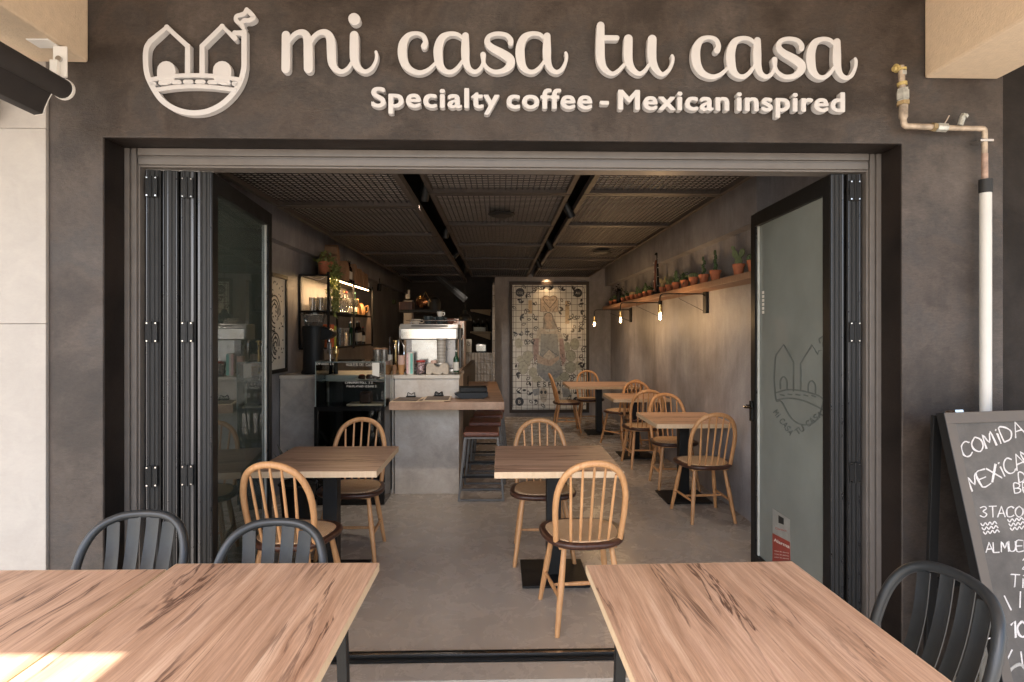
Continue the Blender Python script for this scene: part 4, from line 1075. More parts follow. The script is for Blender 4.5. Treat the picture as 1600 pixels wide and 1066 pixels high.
MB().box(-.05, .05, -.05, .05, 0, .095).build('sponge', 'cake', ck, bevel=.012, segs=3)
MB().box(-.046, .046, -.046, .046, .0955, .103).build('glaze', 'cake', ck, bevel=.003)
pt = thing('cake_plate', 'light plate of frosted rolls on the glass shelf of the case', 'plate', (-1.19, 5.14, 1.1115))
MB().lathe([(.001, 0), (.06, 0), (.13, .012), (.132, .015), (.06, .004), (.001, .004)], n=28).build('plate_dish', 'paper', pt)
for i, (dx, dy) in enumerate(((-.075, 0), (-.01, .02), (.06, -.01))):
    r_ = thing('cinnamon_roll', ('red glazed roll at the outer side of the plate in the case', 'middle dark roll on the plate in the case', 'small dark roll nearest the price card in the case')[i], 'roll', (-1.19 + dx, 5.14 + dy, 1.1165), group='rolls in the display case')
    MB().lathe([(.001, 0), (.028, 0), (.034, .014), (.030, .032), (.018, .040), (.001, .041)], n=16).build('bun', 'cake', r_)
    MB().lathe([(.001, .0445), (.018, .0435), (.026, .037), (.020, .0365)], n=12).build('glaze', 'red' if i == 0 else 'leather', r_)

# ------------------------------------------------------------------ coffee grinder
gr = thing('coffee_grinder', 'tall matt black coffee grinder with a glass bean hopper at the bar end', 'grinder', (-1.83, 5.52, 1.1385))
MB().lathe([(.115, 0), (.118, .02), (.105, .04), (.098, .22), (.104, .34), (.112, .44), (.105, .47), (.001, .47)], n=28).build('body', 'black', gr)
m = MB(); prof = [(0, .36), (.0, .47), (.10, .465), (.17, .44), (.205, .41), (.205, .375), (.16, .345), (.08, .33)]
m.prism([(x, -.065, z) for x, z in prof], (0, .13, 0)); m.build('grind_head', 'black', gr, bevel=.008)
MB().lathe([(.085, .472), (.088, .478), (.118, .575), (.122, .58), (.122, .586), (.001, .586)], n=24).build('hopper', 'tumbler', gr)
MB().lathe([(.001, .473), (.082, .474), (.090, .51), (.001, .515)], n=20).build('beans', 'cake', gr)
MB().lathe([(.001, .5865), (.10, .5865), (.10, .60), (.001, .602)], n=24).build('hopper_lid', 'blackgloss', gr)
m = MB().box(.135, .17, -.02, .02, .20, .31).tube([(.155, 0, .31), (.15, 0, .34)], .012, 10).tube([(.16, 0, .20), (.165, 0, .13)], .009, 10); m.build('spout', 'steel', gr, bevel=.003)
MB().box(.11, .22, -.05, .05, .235, .245).build('filter_fork', 'steel', gr)
MB().box(.10, .16, -.045, .045, 0, .012).build('base_tray', 'black', gr)

# ------------------------------------------------------------------ back bar shelving
SX0, SX1, SY0, SY1 = -2.0, -1.80, 5.85, 7.88
bs = thing('bar_shelving', 'black steel wall shelving above the bar, lit by a warm strip under its top', 'shelving', (-1.9, 6.8, 1.39))
zs = (1.365, 1.757, 2.135)
for k, z in enumerate(zs): rel(MB().box(-2.095, SX1, SY0, SY1, z, z + .018).build('shelf_board', 'black', bs, smooth=0), bs)
for y in (SY0 + .01, 6.87, SY1 - .01): rel(MB().box(SX1 - .001, SX1 + .021, y - .011, y + .011, 1.35, 2.18).build('post', 'black', bs, smooth=0), bs)
for y in (SY0 + .01, 7.2): rel(MB().box(-2.098, -2.078, y - .011, y + .011, 1.3835, 2.1345).build('post', 'black', bs, smooth=0), bs)
rel(MB().box(SX1 - .035, SX1 - .020, SY0 + .12, SY1 - .1, 2.125, 2.1345).build('light_strip', 'shade_gold', bs, smooth=0), bs)
rel(MB().tube(catmull([(-1.83, 5.88, 2.13), (-1.9, 5.86, 2.10), (-2.06, 5.87, 2.14), (-2.07, 5.88, 2.0), (-2.07, 5.88, 1.78)], 6), .004, 6).build('cable', 'white', bs), bs)
led = bpy.data.objects.new('strip_light', bpy.data.lights.new('strip_light', 'AREA')); C.objects.link(led)
led.data.shape = 'RECTANGLE'; led.data.size = .012; led.data.size_y = 1.8; led.data.energy = 5; led.data.color = (1, .62, .30); led.location = (SX1 - .0275, 6.86, 2.122)
led.parent = bs; led.matrix_parent_inverse = Matrix.Translation(-Vector(bs.location))

ORDN = ['first', 'second', 'third', 'fourth', 'fifth', 'sixth', 'seventh', 'eighth']; ROWN = ['front', 'middle', 'back']; LEVN = ['lowest', 'middle', 'topmost']
def copies(proto, spots, group, labf):
    for i, (x, y, z) in enumerate(spots):
        o = proto if i == 0 else copy_tree(proto)
        o.location = (x, y, z); o['group'] = group; o['label'] = labf(i) if callable(labf) else labf
def tumbler(h, r, mat='tumbler', name='drinking_glass'):
    return tag(MB().lathe([(r * .78, 0), (r, h), (r - .0025, h), (r * .75, .006), (.001, .005)], n=14).build(name, mat), 'x', 'glass')
copies(tumbler(.145, .034), [(-1.83 - .085 * (k % 3), 5.98 + .095 * (k // 3), 1.7755) for k in range(24)], 'straight glasses on the middle shelf', lambda k: f'{ORDN[k // 3]} straight glass from the near end, {ROWN[k % 3]} row of the middle shelf')
wgp = thing('stemmed_glass', 'x', 'glass')
MB().lathe([(.030, 0), (.030, .003), (.004, .008), (.0035, .075), (.022, .095), (.034, .13), (.030, .185), (.028, .185), (.032, .13), (.02, .098), (.001, .09)], n=14).build('bowl', 'tumbler', wgp)
copies(wgp, [(-1.83 - .09 * (k % 2), 6.83 + .095 * (k // 2), 1.7755) for k in range(8)], 'stemmed glasses on the middle shelf', lambda k: f'{ORDN[k // 2]} stemmed glass, {ROWN[k % 2]} row at the inner end of the middle shelf')
copies(tumbler(.07, .036, name='small_glass'), [(-1.83 - .085 * (k % 2), 6.42 + .09 * (k // 2), 1.3835 + .073 * l_) for k in range(8) for l_ in range(3)], 'stacked small glasses on the low shelf', lambda k: f'small glass, {LEVN[k % 3]} of the {ORDN[k // 6]} stack in the {ROWN[(k // 3) % 2]} row on the low shelf')

def bottle(lab, loc, col, h=.30, r=.036, lbl='paper', cap='dark_bottle', grp=None, cat='bottle'):
    b = thing('bottle', lab, cat, loc, group=grp)
    MB().lathe([(r, 0), (r, h * .6), (r * .85, h * .68), (r * .36, h * .76), (r * .34, h * .93), (.001, h * .93)], n=18).build('body', col, b)
    MB().lathe([(r * .40, h * .9305), (r * .40, h), (.001, h)], n=14).build('cap', cap, b)
    MB().lathe([(r + .0012, h * .15), (r + .0012, h * .5)], n=18).build('paper_label', lbl, b)
    return b
bottle('yellow capped bottle behind the stemmed glasses', (-1.98, 7.12, 1.7755), 'dark_bottle', .30, .035, 'paper', 'yellow')
bottle('red capped bottle behind the stemmed glasses', (-1.98, 7.24, 1.7755), 'dark_bottle', .30, .035, 'paper', 'red')
bottle('mint capped green bottle near the end of the middle shelf', (-1.95, 7.52, 1.7755), 'green_bottle', .31, .036, 'paper', 'mint')
bottle('wide dark green bottle on the low shelf with a metal pourer', (-1.88, 7.05, 1.3835), 'green_bottle', .30, .060, 'green_bottle', 'steel')
bottle('slim clear bottle with white label on the low shelf', (-1.86, 7.30, 1.3835), 'dark_bottle', .31, .034, 'paper', 'paper')
bottle('tall bottle with cream label on the low shelf', (-1.86, 7.42, 1.3835), 'dark_bottle', .32, .034, 'paper', 'cup_pink')
bottle('small red necked bottle at the end of the low shelf', (-1.86, 7.62, 1.3835), 'dark_bottle', .24, .032, 'paper', 'red')
wk = thing('mezcal_jug', 'amber handled jug leaning at the end of the middle shelf', 'jug', (-1.87, 7.58, 1.7755))
MB().lathe([(.05, 0), (.062, .05), (.045, .11), (.02, .15), (.022, .165), (.001, .165)], n=18).build('body', 'tan', wk)
MB().tube(catmull([(.045, 0, .11), (.085, 0, .13), (.085, 0, .06), (.055, 0, .04)], 5), .007, 8).build('handle', 'tan', wk)
wb = thing('wooden_scoop', 'pale wooden scoop leaning on the middle shelf beside the jug', 'scoop', (-1.85, 7.40, 1.785))
MB().tube([(0, -.10, .19), (0, .06, .02)], [.014, .018], 12).build('shaft', 'tan', wb); MB().ball((0, .075, .012), .026).build('head', 'tan', wb)
for lab, y, wd, h, mt in (('tall orange card box on the low shelf', 6.13, .11, .25, 'orange'), ('narrow lime green card box beside the orange one', 6.235, .06, .235, 'lime')):
    b = thing('card_box', lab, 'box', (-1.87, y, 1.3835), group='card boxes on the low shelf')
    MB().box(-.045, .045, -wd / 2, wd / 2, 0, h).build('carton', mt, b, bevel=.002); MB().box(.0455, .0462, -wd / 3, wd / 3, h * .45, h * .8).build('print_label', 'paper' if mt == 'lime' else 'yellow', b)
ob = thing('card_box', 'squat orange box with a dark top at the start of the low shelf', 'box', (-1.85, 6.00, 1.3835), group='card boxes on the low shelf')
MB().box(-.05, .05, -.06, .06, 0, .10).build('carton', 'orange', ob, bevel=.002); MB().box(-.052, .052, -.062, .062, .1005, .112).build('lid', 'blackgloss', ob, bevel=.002)
pk = thing('milk_pitcher', 'shiny metal pitcher with black handle on the low shelf', 'pitcher', (-1.835, 6.60, 1.3835))
MB().lathe([(.045, 0), (.048, .02), (.046, .12), (.04, .15), (.042, .165), (.001, .16)], n=22).build('body', 'steel', pk)
MB().tube(catmull([(.0, .045, .13), (.0, .09, .12), (.0, .09, .05), (.0, .05, .03)], 5), .009, 8).build('handle', 'black', pk)
MB().lathe([(.001, .168), (.02, .168), (.015, .185), (.001, .187)], n=12).build('lid_knob', 'black', pk)

# things on top of the shelving: trailing plant, paper bags, bottles
pl = thing('trailing_plant', 'trailing green plant in a terracotta pot hanging over the shelving corner', 'plant', (-1.87, 6.03, 2.1535))
MB().lathe([(.055, 0), (.078, .125), (.084, .125), (.084, .152), (.074, .152), (.070, .13), (.001, .128)], n=22).build('pot', 'terracotta', pl)
MB().lathe([(.001, .131), (.069, .131)], n=18).build('soil', 'soil', pl)
def leaf_cloud(mb, c, n_, spread, sz, down=0):
    for i in range(int(n_ * 1.0)):
        p = Vector(c) + Vector((random.gauss(0, spread[0]), random.gauss(0, spread[1]), random.gauss(0, spread[2])))
        a = Vector((random.uniform(-1, 1), random.uniform(-1, 1), random.uniform(-1, .6))).normalized(); b = a.cross(Vector((random.uniform(-1, 1), random.uniform(-1, 1), random.uniform(-1, 1)))).normalized()
        s_ = sz * random.uniform(.6, 1.3); nn_ = a.cross(b).normalized() * s_ * .12
        mb.add([p, p + a * s_ * .5 + b * s_ * .32 + nn_, p + a * s_ * 1.2, p + a * s_ * .5 - b * s_ * .32 + nn_], [(0, 1, 2), (0, 2, 3)])
m = MB(); sm = MB()
leaf_cloud(m, (0, 0, .17), 80, (.055, .055, .03), .045)
leaf_cloud(m, (-.01, -.02, .23), 16, (.02, .02, .02), .04)
for k, (x0, y0, L_) in enumerate(((.09, -.03, .50), (.095, -.01, .44), (.10, .02, .30), (.09, .08, .40), (.10, .10, .46), (.10, .13, .34), (.07, -.08, .28))):
    pts = [(0, 0, .15), (x0 * .7, y0 * .7, .18), (x0, y0, .13)]
    z = .13; x, y = x0, y0
    while z > .13 - L_:
        z -= .045; x += random.uniform(-.006, .006); y += random.uniform(-.012, .012); pts.append((x, y, z))
        leaf_cloud(m, (x, y, z), 12, (.012, .018, .02), .034)
    sm.tube(pts, .0022, 5)
m.build('foliage', 'leafgreen', pl, smooth=0); sm.build('stem', 'leafgreen', pl)
def bag(lab, loc, wd, dp, h, rz=0):
    b = thing('paper_bag', lab, 'bag', loc, R(rz), 'kraft bags on top of the bar shelving')
    vs = []; n_ = 5
    for z, k, j in ((0, 1, 0), (h * .4, 1.03, .003), (h * .75, .97, .004), (h * .93, .90, .005), (h, .84, .006)):
        kd = k if z < h * .7 else k * (.75 if z < h * .95 else .35)
        vs += [(sx * wd / 2 * k + random.uniform(-j, j), sy * dp / 2 * kd + random.uniform(-j, j), z) for sx, sy in ((-1, -1), (0, -1.06), (1, -1), (1.04, 0), (1, 1), (0, 1.06), (-1, 1), (-1.04, 0))]
    fs = [tuple(range(8))[::-1]] + [(a * 8 + i, a * 8 + (i + 1) % 8, a * 8 + 8 + (i + 1) % 8, a * 8 + 8 + i) for a in range(4) for i in range(8)] + [tuple(range(32, 40))]
    MB().add(vs, fs).build('bag_body', 'kraft', b, smooth=0)
    return b
bag('large kraft paper bag next to the trailing plant', (-1.90, 6.24, 2.1535), .20, .16, .26, 8)
bag('upright narrow kraft bag rising above the others on the shelving', (-1.93, 6.44, 2.1535), .16, .12, .40, 0)
bag('kraft bag standing just before the dark bottles', (-1.86, 6.56, 2.1535), .17, .10, .23, -6)
for k in range(3): bottle(('first', 'second', 'third')[k] + ' dark bottle with white label between the kraft bags', (-1.84, 6.70 + .085 * k, 2.1535), 'dark_bottle', .27, .032, 'paper', 'steel', 'bottles between the kraft bags')
for k, (y, h) in enumerate(((7.02, .25), (7.17, .21), (7.30, .22), (7.45, .20), (7.60, .19))):
    bag(('tallest', 'second', 'third', 'fourth', 'last')[k] + ' kraft bag in the row after the dark bottles', (-1.87, y, 2.1535), .15, .11, h, random.uniform(-8, 8))
bottle('small clear bottle at the very end of the shelving top', (-1.84, 7.78, 2.1535), 'tumbler', .16, .03)

# ------------------------------------------------------------------ espresso machine
em = thing('espresso_machine', 'large silver and white espresso machine with mirror back panel reflecting the street', 'coffee machine', (-.690, 5.70, 1.1385)); em.scale = (.90, .90, .90)
m = MB(); prof = [(-.20, .10), (-.215, .13), (-.235, .46), (-.19, .55), (.20, .55), (.22, .47), (.22, .10)]
m = MB(); m.box(-.265, .285, -.17, .20, .05, .40); m.build('lower_housing', plain('machine_grey', L(.30, .28, .27), .3, .4, var=.05), em, bevel=.006)
m = MB(); m.prism([(-.33, y, z) for y, z in ((-.215, .375), (-.235, .40), (-.235, .495), (-.18, .545), (.20, .545), (.20, .375))], (.645, 0, 0)); m.build('upper_body', plain('machine_white', L(.34, .325, .30), .35, .2, var=.04), em, bevel=.006)
MB().prism([(-.305, -.2365, .385), (.295, -.2365, .385), (.295, -.2365, .490), (-.305, -.2365, .490)], (0, -.004, 0)).build('mirror_panel', plain('mirror_panel_steel', L(.62, .62, .63), .06, 1.0, var=.03, scale=5), em, smooth=0)
MB().prism([(-.20, -.1725, .10), (.16, -.1725, .10), (.16, -.1725, .37), (-.20, -.1725, .37)], (0, -.003, 0)).build('rear_plate', plain('satin_rear_plate', L(.42, .42, .41), .22, .9), em, smooth=0)
m = MB()
for z in (.515, .528): m.box(-.20, .20, -.212, -.198, z, z + .004)
m.build('vent_slot', 'gasket', em)
MB().tube([(-.34, -.19, .375), (-.34, -.215, .28), (-.34, -.17, .12)], [.008, .007, .006], 10).build('steam_wand', 'chrome', em)
MB().tube([(-.345, -.10, .36), (-.32, -.16, .36), (-.28, -.19, .30), (-.285, -.19, .14)], .007, 8).build('water_spout', 'chrome', em)
MB().box(-.31, .32, -.20, .22, .02, .049).box(-.30, -.25, -.15, -.10, 0, .0195).box(.25, .30, -.15, -.10, 0, .0195).build('drip_tray', 'steel', em, bevel=.003)
MB().box(.322, .350, -.20, .10, .06, .50).build('side_panel', 'blackgloss', em, bevel=.006)
MB().lathe([(.02, 0), (.028, .01), (.02, .02), (.001, .022)], (.352, -.15, .40), 16, Matrix.Rotation(R(90), 3, 'Y')).build('steam_knob', 'pink', em)
MB().tube([(-.26, .15, .548), (-.26, .15, .585), (-.26, -.16, .585), (.30, -.16, .585), (.30, .15, .585), (.30, .15, .548)], .0045, 8).build('cup_rail', 'steel', em)
def cup(lab, loc, col, r=.04, h=.065, grp='cups on the coffee machine'):
    c_ = thing('coffee_cup', lab, 'cup', loc, group=grp)
    MB().lathe([(r * .55, 0), (r * .85, h * .4), (r, h), (r - .004, h), (r * .8, h * .42), (.001, .008)], n=18).build('bowl', col, c_)
    MB().tube(catmull([(r * .9, 0, h * .8), (r * 1.5, 0, h * .75), (r * 1.4, 0, h * .3), (r * .8, 0, h * .3)], 4), .005, 7).build('handle', col, c_)
    return c_
dg_ = plain('dark_teal_glaze', L(.035, .05, .055), .25)
cup('dark teal cup near the middle of the machine top', (-.72, 5.63, 1.630), dg_, .048, .08)
cup('dark teal cup on the machine top beside the white cup', (-.60, 5.63, 1.630), dg_, .048, .075)
cup('small white cup stacked highest on the machine top', (-.60, 5.63, 1.706), 'white', .03, .05)
cup('pale speckled cup at the outer edge of the machine top', (-.84, 5.62, 1.630), 'cream_card', .05, .05)
cup('brown glazed cup at the kitchen side of the machine top', (-.49, 5.62, 1.630), 'leather', .04, .055)

# ------------------------------------------------------------------ goods along the counter front
def stack_cup(lab, px, n_, col1, col2, h=.095, r=.036, y=5.42):
    X = onY(px, 586, y).x
    for k in range(n_):
        c_ = thing('paper_cup', lab(k), 'cup', (X, y, 1.1385 + k * .030), group='takeaway cups on the counter')
        MB().lathe([(r * .68, 0), (r * .95, h - .006), (r, h - .006), (r, h), (r * .92, h), (r * .65, .004), (.001, .004)], n=18).build('wall', col1 if k else col2, c_)
nth = ['lowest', 'second', 'third', 'fourth', 'fifth', 'topmost']
stack_cup(lambda k: f'{nth[k]} brown paper cup in the short stack beside the cake case', 607.5, 2, 'cup_pink', 'tan')
stack_cup(lambda k: 'single grey brown paper cup between two cup stacks', 616.5, 1, 'kraft', 'kraft', .085, .026, 5.5)
stack_cup(lambda k: f'{nth[k]} cup in the tall pale stack before the coffee machine', 627, 4, 'cup_pink', 'tan')
X = onY(641, 586, 5.42).x
pc = thing('wafer_packet', 'tall white packet with mint and pink stripes between cups and marshmallow jar', 'packet', (X, 5.42, 1.1385))
MB().tube([(0, 0, 0), (0, 0, .215)], [.036, .034], 16).build('sleeve', 'paper', pc); MB().box(.006, .030, -.037, -.030, .01, .205).build('mint_stripe', 'mint', pc); MB().box(-.030, -.012, -.037, -.0295, .01, .205).build('pink_stripe', 'mallow', pc)
X = onY(657.5, 586, 5.42).x
jr = thing('marshmallow_jar', 'glass jar full of pink marshmallows with a red striped lid', 'jar', (X, 5.42, 1.1385))
MB().lathe([(.046, 0), (.052, .02), (.052, .10), (.040, .118)], n=22).build('jar_glass', 'glass_clear', jr)
m = MB()
for k in range(70):
    a = random.uniform(0, 2 * PI); q = .040 * math.sqrt(random.random()); m.ball((q * math.cos(a), q * math.sin(a), .012 + .095 * random.random()), .0095, 1, 7, 5)
m.build('marshmallow', 'mallow', jr, smooth=60)['kind'] = 'stuff'
MB().lathe([(.041, .1185), (.044, .1185), (.044, .138), (.001, .14)], n=22).build('lid', 'red', jr)
X = onY(684, 586, 5.42).x
cr = thing('cup_carrier', 'moulded grey card cup carrier upside down on the counter', 'cup carrier', (X, 5.42, 1.1385))
m = MB(); vs = []
pr = [(-.11, 0), (-.108, .075), (-.095, .105), (-.065, .11), (-.035, .105), (-.022, .080), (0, .07), (.022, .080), (.035, .105), (.065, .11), (.095, .105), (.108, .075), (.11, 0), (.06, .0), (.05, .02), (.035, .0), (-.035, .0), (-.05, .02), (-.06, 0)]
m.prism([(x, -.05, z) for x, z in pr], (0, .10, 0)); m.build('tray', 'cream_card', cr, bevel=.008, segs=3)
MB().lathe([(.030, .108), (.028, .135), (.001, .136)], (-.04, 0, 0), 16).build('cap_cup', 'cup_pink', cr)
X = onY(690, 586, 5.45).x
gs = thing('lid_stack', 'tall stack of clear plastic cups standing on the card carrier', 'cup stack', (X, 5.42, 1.2490))
MB().lathe([(.040, 0), (.045, .22), (.05, .225), (.048, .24), (.001, .238)], n=22).build('stacked_cups', sheet_glass('cloudy_plastic', (.75, .72, .66), .45, (.62, .56, .48), 1.4, .05), gs)
m = MB()
for k in range(14): m.lathe([(.0435 + k * .0002, .02 + k * .014), (.0465, .022 + k * .014), (.0435, .024 + k * .014)], n=22)
m.build('rim_ring', 'white', gs)
X = onY(712.5, 586, 5.44).x
bottle('green water bottle at the end of the white countertop', (X, 5.46, 1.1385), 'green_bottle', .235, .028, 'paper', 'white')
ap = thing('ash_dish', 'small cut glass dish at the countertop end before the green bottle', 'dish', (onY(709, 586, 5.37).x, 5.375, 1.1385))
MB().lathe([(.03, 0), (.045, .022), (.04, .022), (.024, .006), (.001, .006)], n=10).build('dish_bowl', 'tumbler', ap, smooth=20)
bottle('black oil bottle behind the dish at the countertop end', (onY(704, 586, 5.55).x, 5.60, 1.1385), 'dark_bottle', .13, .022, 'dark_bottle', 'black')
# taps, canisters behind the case
tp = thing('beer_tap', 'ornate golden tap handle rising behind the cake case', 'beer tap', (onY(525, 560, 5.50).x, 5.50, 1.1385))
MB().cyl((0, 0, 0), (0, 0, .13), .020, .016).build('tap_column', 'black', tp)
MB().lathe([(.012, .13), (.010, .155), (.018, .17), (.027, .20), (.026, .235), (.016, .262), (.001, .268)], n=18).build('tap_handle', 'brass', tp)
for i, (px, h, r_, mt) in enumerate(((590, .235, .045, 'copper'), (600, .235, .040, 'tumbler'))):
    c_ = thing('glass_canister', ('amber glass canister behind the cake case corner', 'tall clear canister beside the amber one')[i], 'canister', (onY(px, 580, 5.62).x, 5.62, 1.1385), group='canisters behind the cake case')
    MB().lathe([(r_ * .95, 0), (r_, .02), (r_, h), (r_ * .9, h)], n=20).build('wall', 'tumbler', c_)
    MB().lathe([(.001, .004), (r_ * .88, .004), (r_ * .88, h * .5), (.001, h * .5)], n=16).build('contents', 'leather' if i == 0 else 'kraft', c_)
    MB().lathe([(r_, h + .0005), (r_ + .003, h + .012), (.001, h + .02)], n=20).build('lid', 'shelfwood', c_)
bottle('tall dark syrup bottle behind the short cup stack', (onY(609, 580, 5.75).x, 5.75, 1.1385), 'dark_bottle', .36, .028, 'paper', 'dark_bottle')
tt = thing('beer_tap', 'slim brass tap with wooden handle beside the coffee machine', 'beer tap', (onY(618.5, 580, 5.70).x, 5.70, 1.1385))
MB().cyl((0, 0, 0), (0, 0, .30), .014).build('tap_column', 'brass', tt); MB().lathe([(.012, .3005), (.030, .305), (.030, .325), (.012, .33), (.001, .33)], n=16).build('tap_head', 'brass', tt)
MB().tube([(0, -.015, .28), (0, -.06, .27), (0, -.062, .24)], .007, 8).build('tap_spout', 'steel', tt)
# clipboards, tray
def clipboard(lab, cx, cy, rz, z=.9225, tilt=0):
    b = thing('menu_clipboard', lab, 'clipboard', (cx, cy, z), R(rz), 'menus on the wooden ledge')
    MB().box(-.125, .125, -.165, .165, 0, .006).build('backing', M['edge'], b, bevel=.001)
    MB().box(-.105, .105, -.150, .125, .0065, .010).build('menu_sheet', M['leather'] if False else plain('brown_menu_card', L(.13, .09, .06), .6, var=.08), b)
    m = MB(); m.box(-.045, .045, .120, .158, .0105, .020); m.tube(catmull([(-.035, .145, .02), (-.03, .15, .05), (0, .155, .035), (.03, .15, .05), (.035, .145, .02)], 4), .0035, 7)
    m.build('clip', 'black', b)
    m = MB(); stroke(m, [(-.04 + i * .010, .0 + (.004 if i % 2 else -.004), .0018) for i in range(9)], lambda u, v: Vector((u, v, .0102)), (0, 0, 1), 0, .0004, cap=False); m.build('script_mark', 'chalk', b, smooth=0)
    return b
clipboard('pale edged brown menu clipboard nearest the display case', -.845, 5.155, -3)
clipboard('brown menu clipboard stacked in the middle of the wooden ledge', -.57, 5.165, 2, .9310)
clipboard('menu clipboard mostly hidden under the one in the middle of the ledge', -.60, 5.17, -7)
clipboard('menu clipboard half hidden behind the edge of the glass case', -1.06 + .115, 5.22, 12, .9315) if False else None
tr = thing('card_tray', 'black angular tray box on the wooden ledge beside the menus', 'tray', (-.265, 5.32, .9225), R(6))
m = MB()
m.prism([(-.165, -.10, .045), (-.10, -.11, 0), (.11, -.11, 0), (.15, -.10, .02), (.15, -.10, .06), (-.12, -.10, .06)], (0, .20, 0)); m.build('box_body', 'black', tr, bevel=.004)
MB().box(-.115, .145, -.09, .09, .0605, .105).build('box_lid', 'black', tr, bevel=.006)
MB().cyl((-.03, .07, .105), (-.03, .07, .20), .004, n=8).build('pen_post', 'black', tr)

# ------------------------------------------------------------------ pendant, kitchen beyond
pe = thing('pendant_lamp', 'black dome pendant lamp hanging beside the coffee machine', 'pendant lamp', (-.43, 7.0, 1.69))
MB().lathe([(.080, 0), (.082, .012), (.078, .045), (.062, .078), (.034, .092), (.030, .118), (.026, .13), (.001, .135)], n=28).build('shade', 'black', pe)
MB().cyl((0, 0, .135), (0, 0, 1.30), .004, n=8).build('cord', 'black', pe)
fg = thing('kitchen_fridge', 'pale pink tall cabinet standing in the dark kitchen', 'cabinet', (-.80, 9.3, 0))
rel(MB().box(-.80, -.585, 9.3, 9.8, 0, 1.77).build('cabinet_body', 'pink', fg, bevel=.006, smooth=0), fg)
rel(MB().box(-.585 - .03, -.59, 9.285, 9.2995, .2, 1.70).build('door_edge', 'steel', fg, smooth=0), fg)
def kshelf(lab, z, y=11.3):
    k_ = thing('kitchen_shelf', lab, 'shelf', (-.35, y, z), group='pale kitchen shelves')
    MB().box(-.24, .18, 0, .5, 0, .03).build('shelf_board', 'cream', k_, bevel=.003)
    m = MB(); m.prism([(-.22, .0, -.004), (.17, .0, -.004), (.17, 0, -.10 if z > 1.6 else -.14)], (0, .02, 0)); m.build('bracket', 'cream', k_, smooth=0)
    return k_
kshelf('upper pale kitchen shelf beside the tiled pier', 1.98); kshelf('lower pale kitchen shelf with dark bottles above it', 1.53)
for k in range(4):
    bottle(('first', 'second', 'third', 'fourth')[k] + ' dark bottle on the lower kitchen shelf', (-.52 + .09 * k, 11.42, 1.5605), 'dark_bottle', .22 + .03 * (k % 2), .032, 'dark_bottle', 'steel', 'bottles on the kitchen shelf')
kb = thing('storage_box', 'clear plastic box on the lower kitchen shelf before the bottles', 'box', (-.40, 11.33, 1.5605)); MB().box(-.12, .12, -.02, .05, 0, .09).build('tub', 'verdigris', kb, bevel=.006)
kt = thing('toaster', 'small chrome toaster below the kitchen shelves', 'toaster', (-.31, 10.3, 1.1805)); 
MB().box(-.13, .08, -.10, .10, .0, .15).build('shell', 'steel', kt, bevel=.02, segs=3); MB().box(-.09, .04, -.03, .03, .1505, .153).build('slot', 'gasket', kt)
ktb = thing('kitchen_counter', 'dark worktop behind the low tiled wall', 'worktop', (-.6, 10.03, 1.10)); rel(MB().box(-.72, -.13, 10.025, 10.9, 1.12, 1.18).build('worktop', 'blackgloss', ktb, smooth=0), ktb)
sg2 = thing('letter_board', 'small pale upright board with dark lettering beside the toaster', 'sign', (-.555, 10.05, 1.1805))
MB().box(-.05, .055, 0, .012, 0, .24).build('board', 'paper', sg2, bevel=.002)
m = MB(); text_on(m, 'OP', (.030, -.0005, .12), (.030, -.0005, .20), .055, (0, -1, 0), .002, .01, (-1, 0, 0)); m.build('board_lettering', 'gasket', sg2, smooth=0)
hd = thing('extractor_duct', 'diagonal dark duct with a bright edge above the kitchen', 'duct', (-.95, 9.0, 2.2))
rel(MB().bar((-1.02, 9.2, 2.48), (-.55, 9.2, 2.08), .10, .08, (0, 1, 0)).build('duct_body', 'black', hd, smooth=0), hd)
rel(MB().bar((-1.0, 9.13, 2.47), (-.56, 9.13, 2.10), .006, .006, (0, 1, 0)).build('bright_edge', 'alu', hd, smooth=0), hd)
cl = thing('kitchen_column', 'pale grey column behind the coffee machine', 'column', (-1.35, 8.2, 0)); rel(MB().box(-1.405, -1.285, 8.2, 8.35, 0, 2.02).build('shaft', 'wall_in', cl, smooth=0), cl)
sk = thing('socket_box', 'small white socket box on top of the grey column', 'socket', (-1.345, 8.19, 2.06)); MB().box(-.03, .03, 0, .03, -.02, .05).build('face_plate', 'white', sk, bevel=.003); MB().box(.0, .03, 0, .02, .0505, .11).build('plug', 'white', sk, bevel=.003)
ex = thing('exit_light', 'tiny pale green emergency light on the dark bar wall', 'emergency light', (-2.07, 11.0, 2.14)); MB().box(-.028, .02, -.08, .08, -.04, .04).build('lens', 'cactus_pale', ex, bevel=.003)
# gabled wire ornament, copper pan and dark chest behind the machine
wo = thing('gable_ornament', 'golden wire house ornament in the dark above the coffee machine', 'ornament', (-.93, 7.0, 1.95))
MB().tube([(-.06, 0, .0), (-.06, 0, .06), (-.03, 0, .03), (.0, 0, .11), (.07, 0, -.02)], .004, 8).build('wire', 'brass', wo)
sh2 = thing('dark_shelf', 'dark shelf with pans between the coffee machine and the kitchen wall', 'shelf', (-.95, 7.05, 1.85))
rel(MB().box(-1.26, -.72, 7.0, 7.3, 1.80, 1.83).build('shelf_board', 'black', sh2, smooth=0), sh2)
rel(MB().box(-1.26, -1.09, 7.0, 7.2, 1.8305, 1.93).build('wooden_crate', 'walnut', sh2, bevel=.004), sh2)
cp = thing('copper_pan', 'tilted copper pan catching light beside the dark crate', 'pan', (-1.0, 7.02, 1.91), 0)
MB().lathe([(.001, 0), (.055, 0), (.085, .05), (.083, .052), (.052, .005), (.001, .005)], n=24, axis=Matrix.Rotation(R(-65), 3, 'X') @ Matrix.Rotation(R(25), 3, 'Y')).build('bowl', 'copper', cp)
pn = thing('stock_pot', 'dark round pot on the shelf behind the coffee machine', 'pot', (-.83, 7.12, 1.8305))
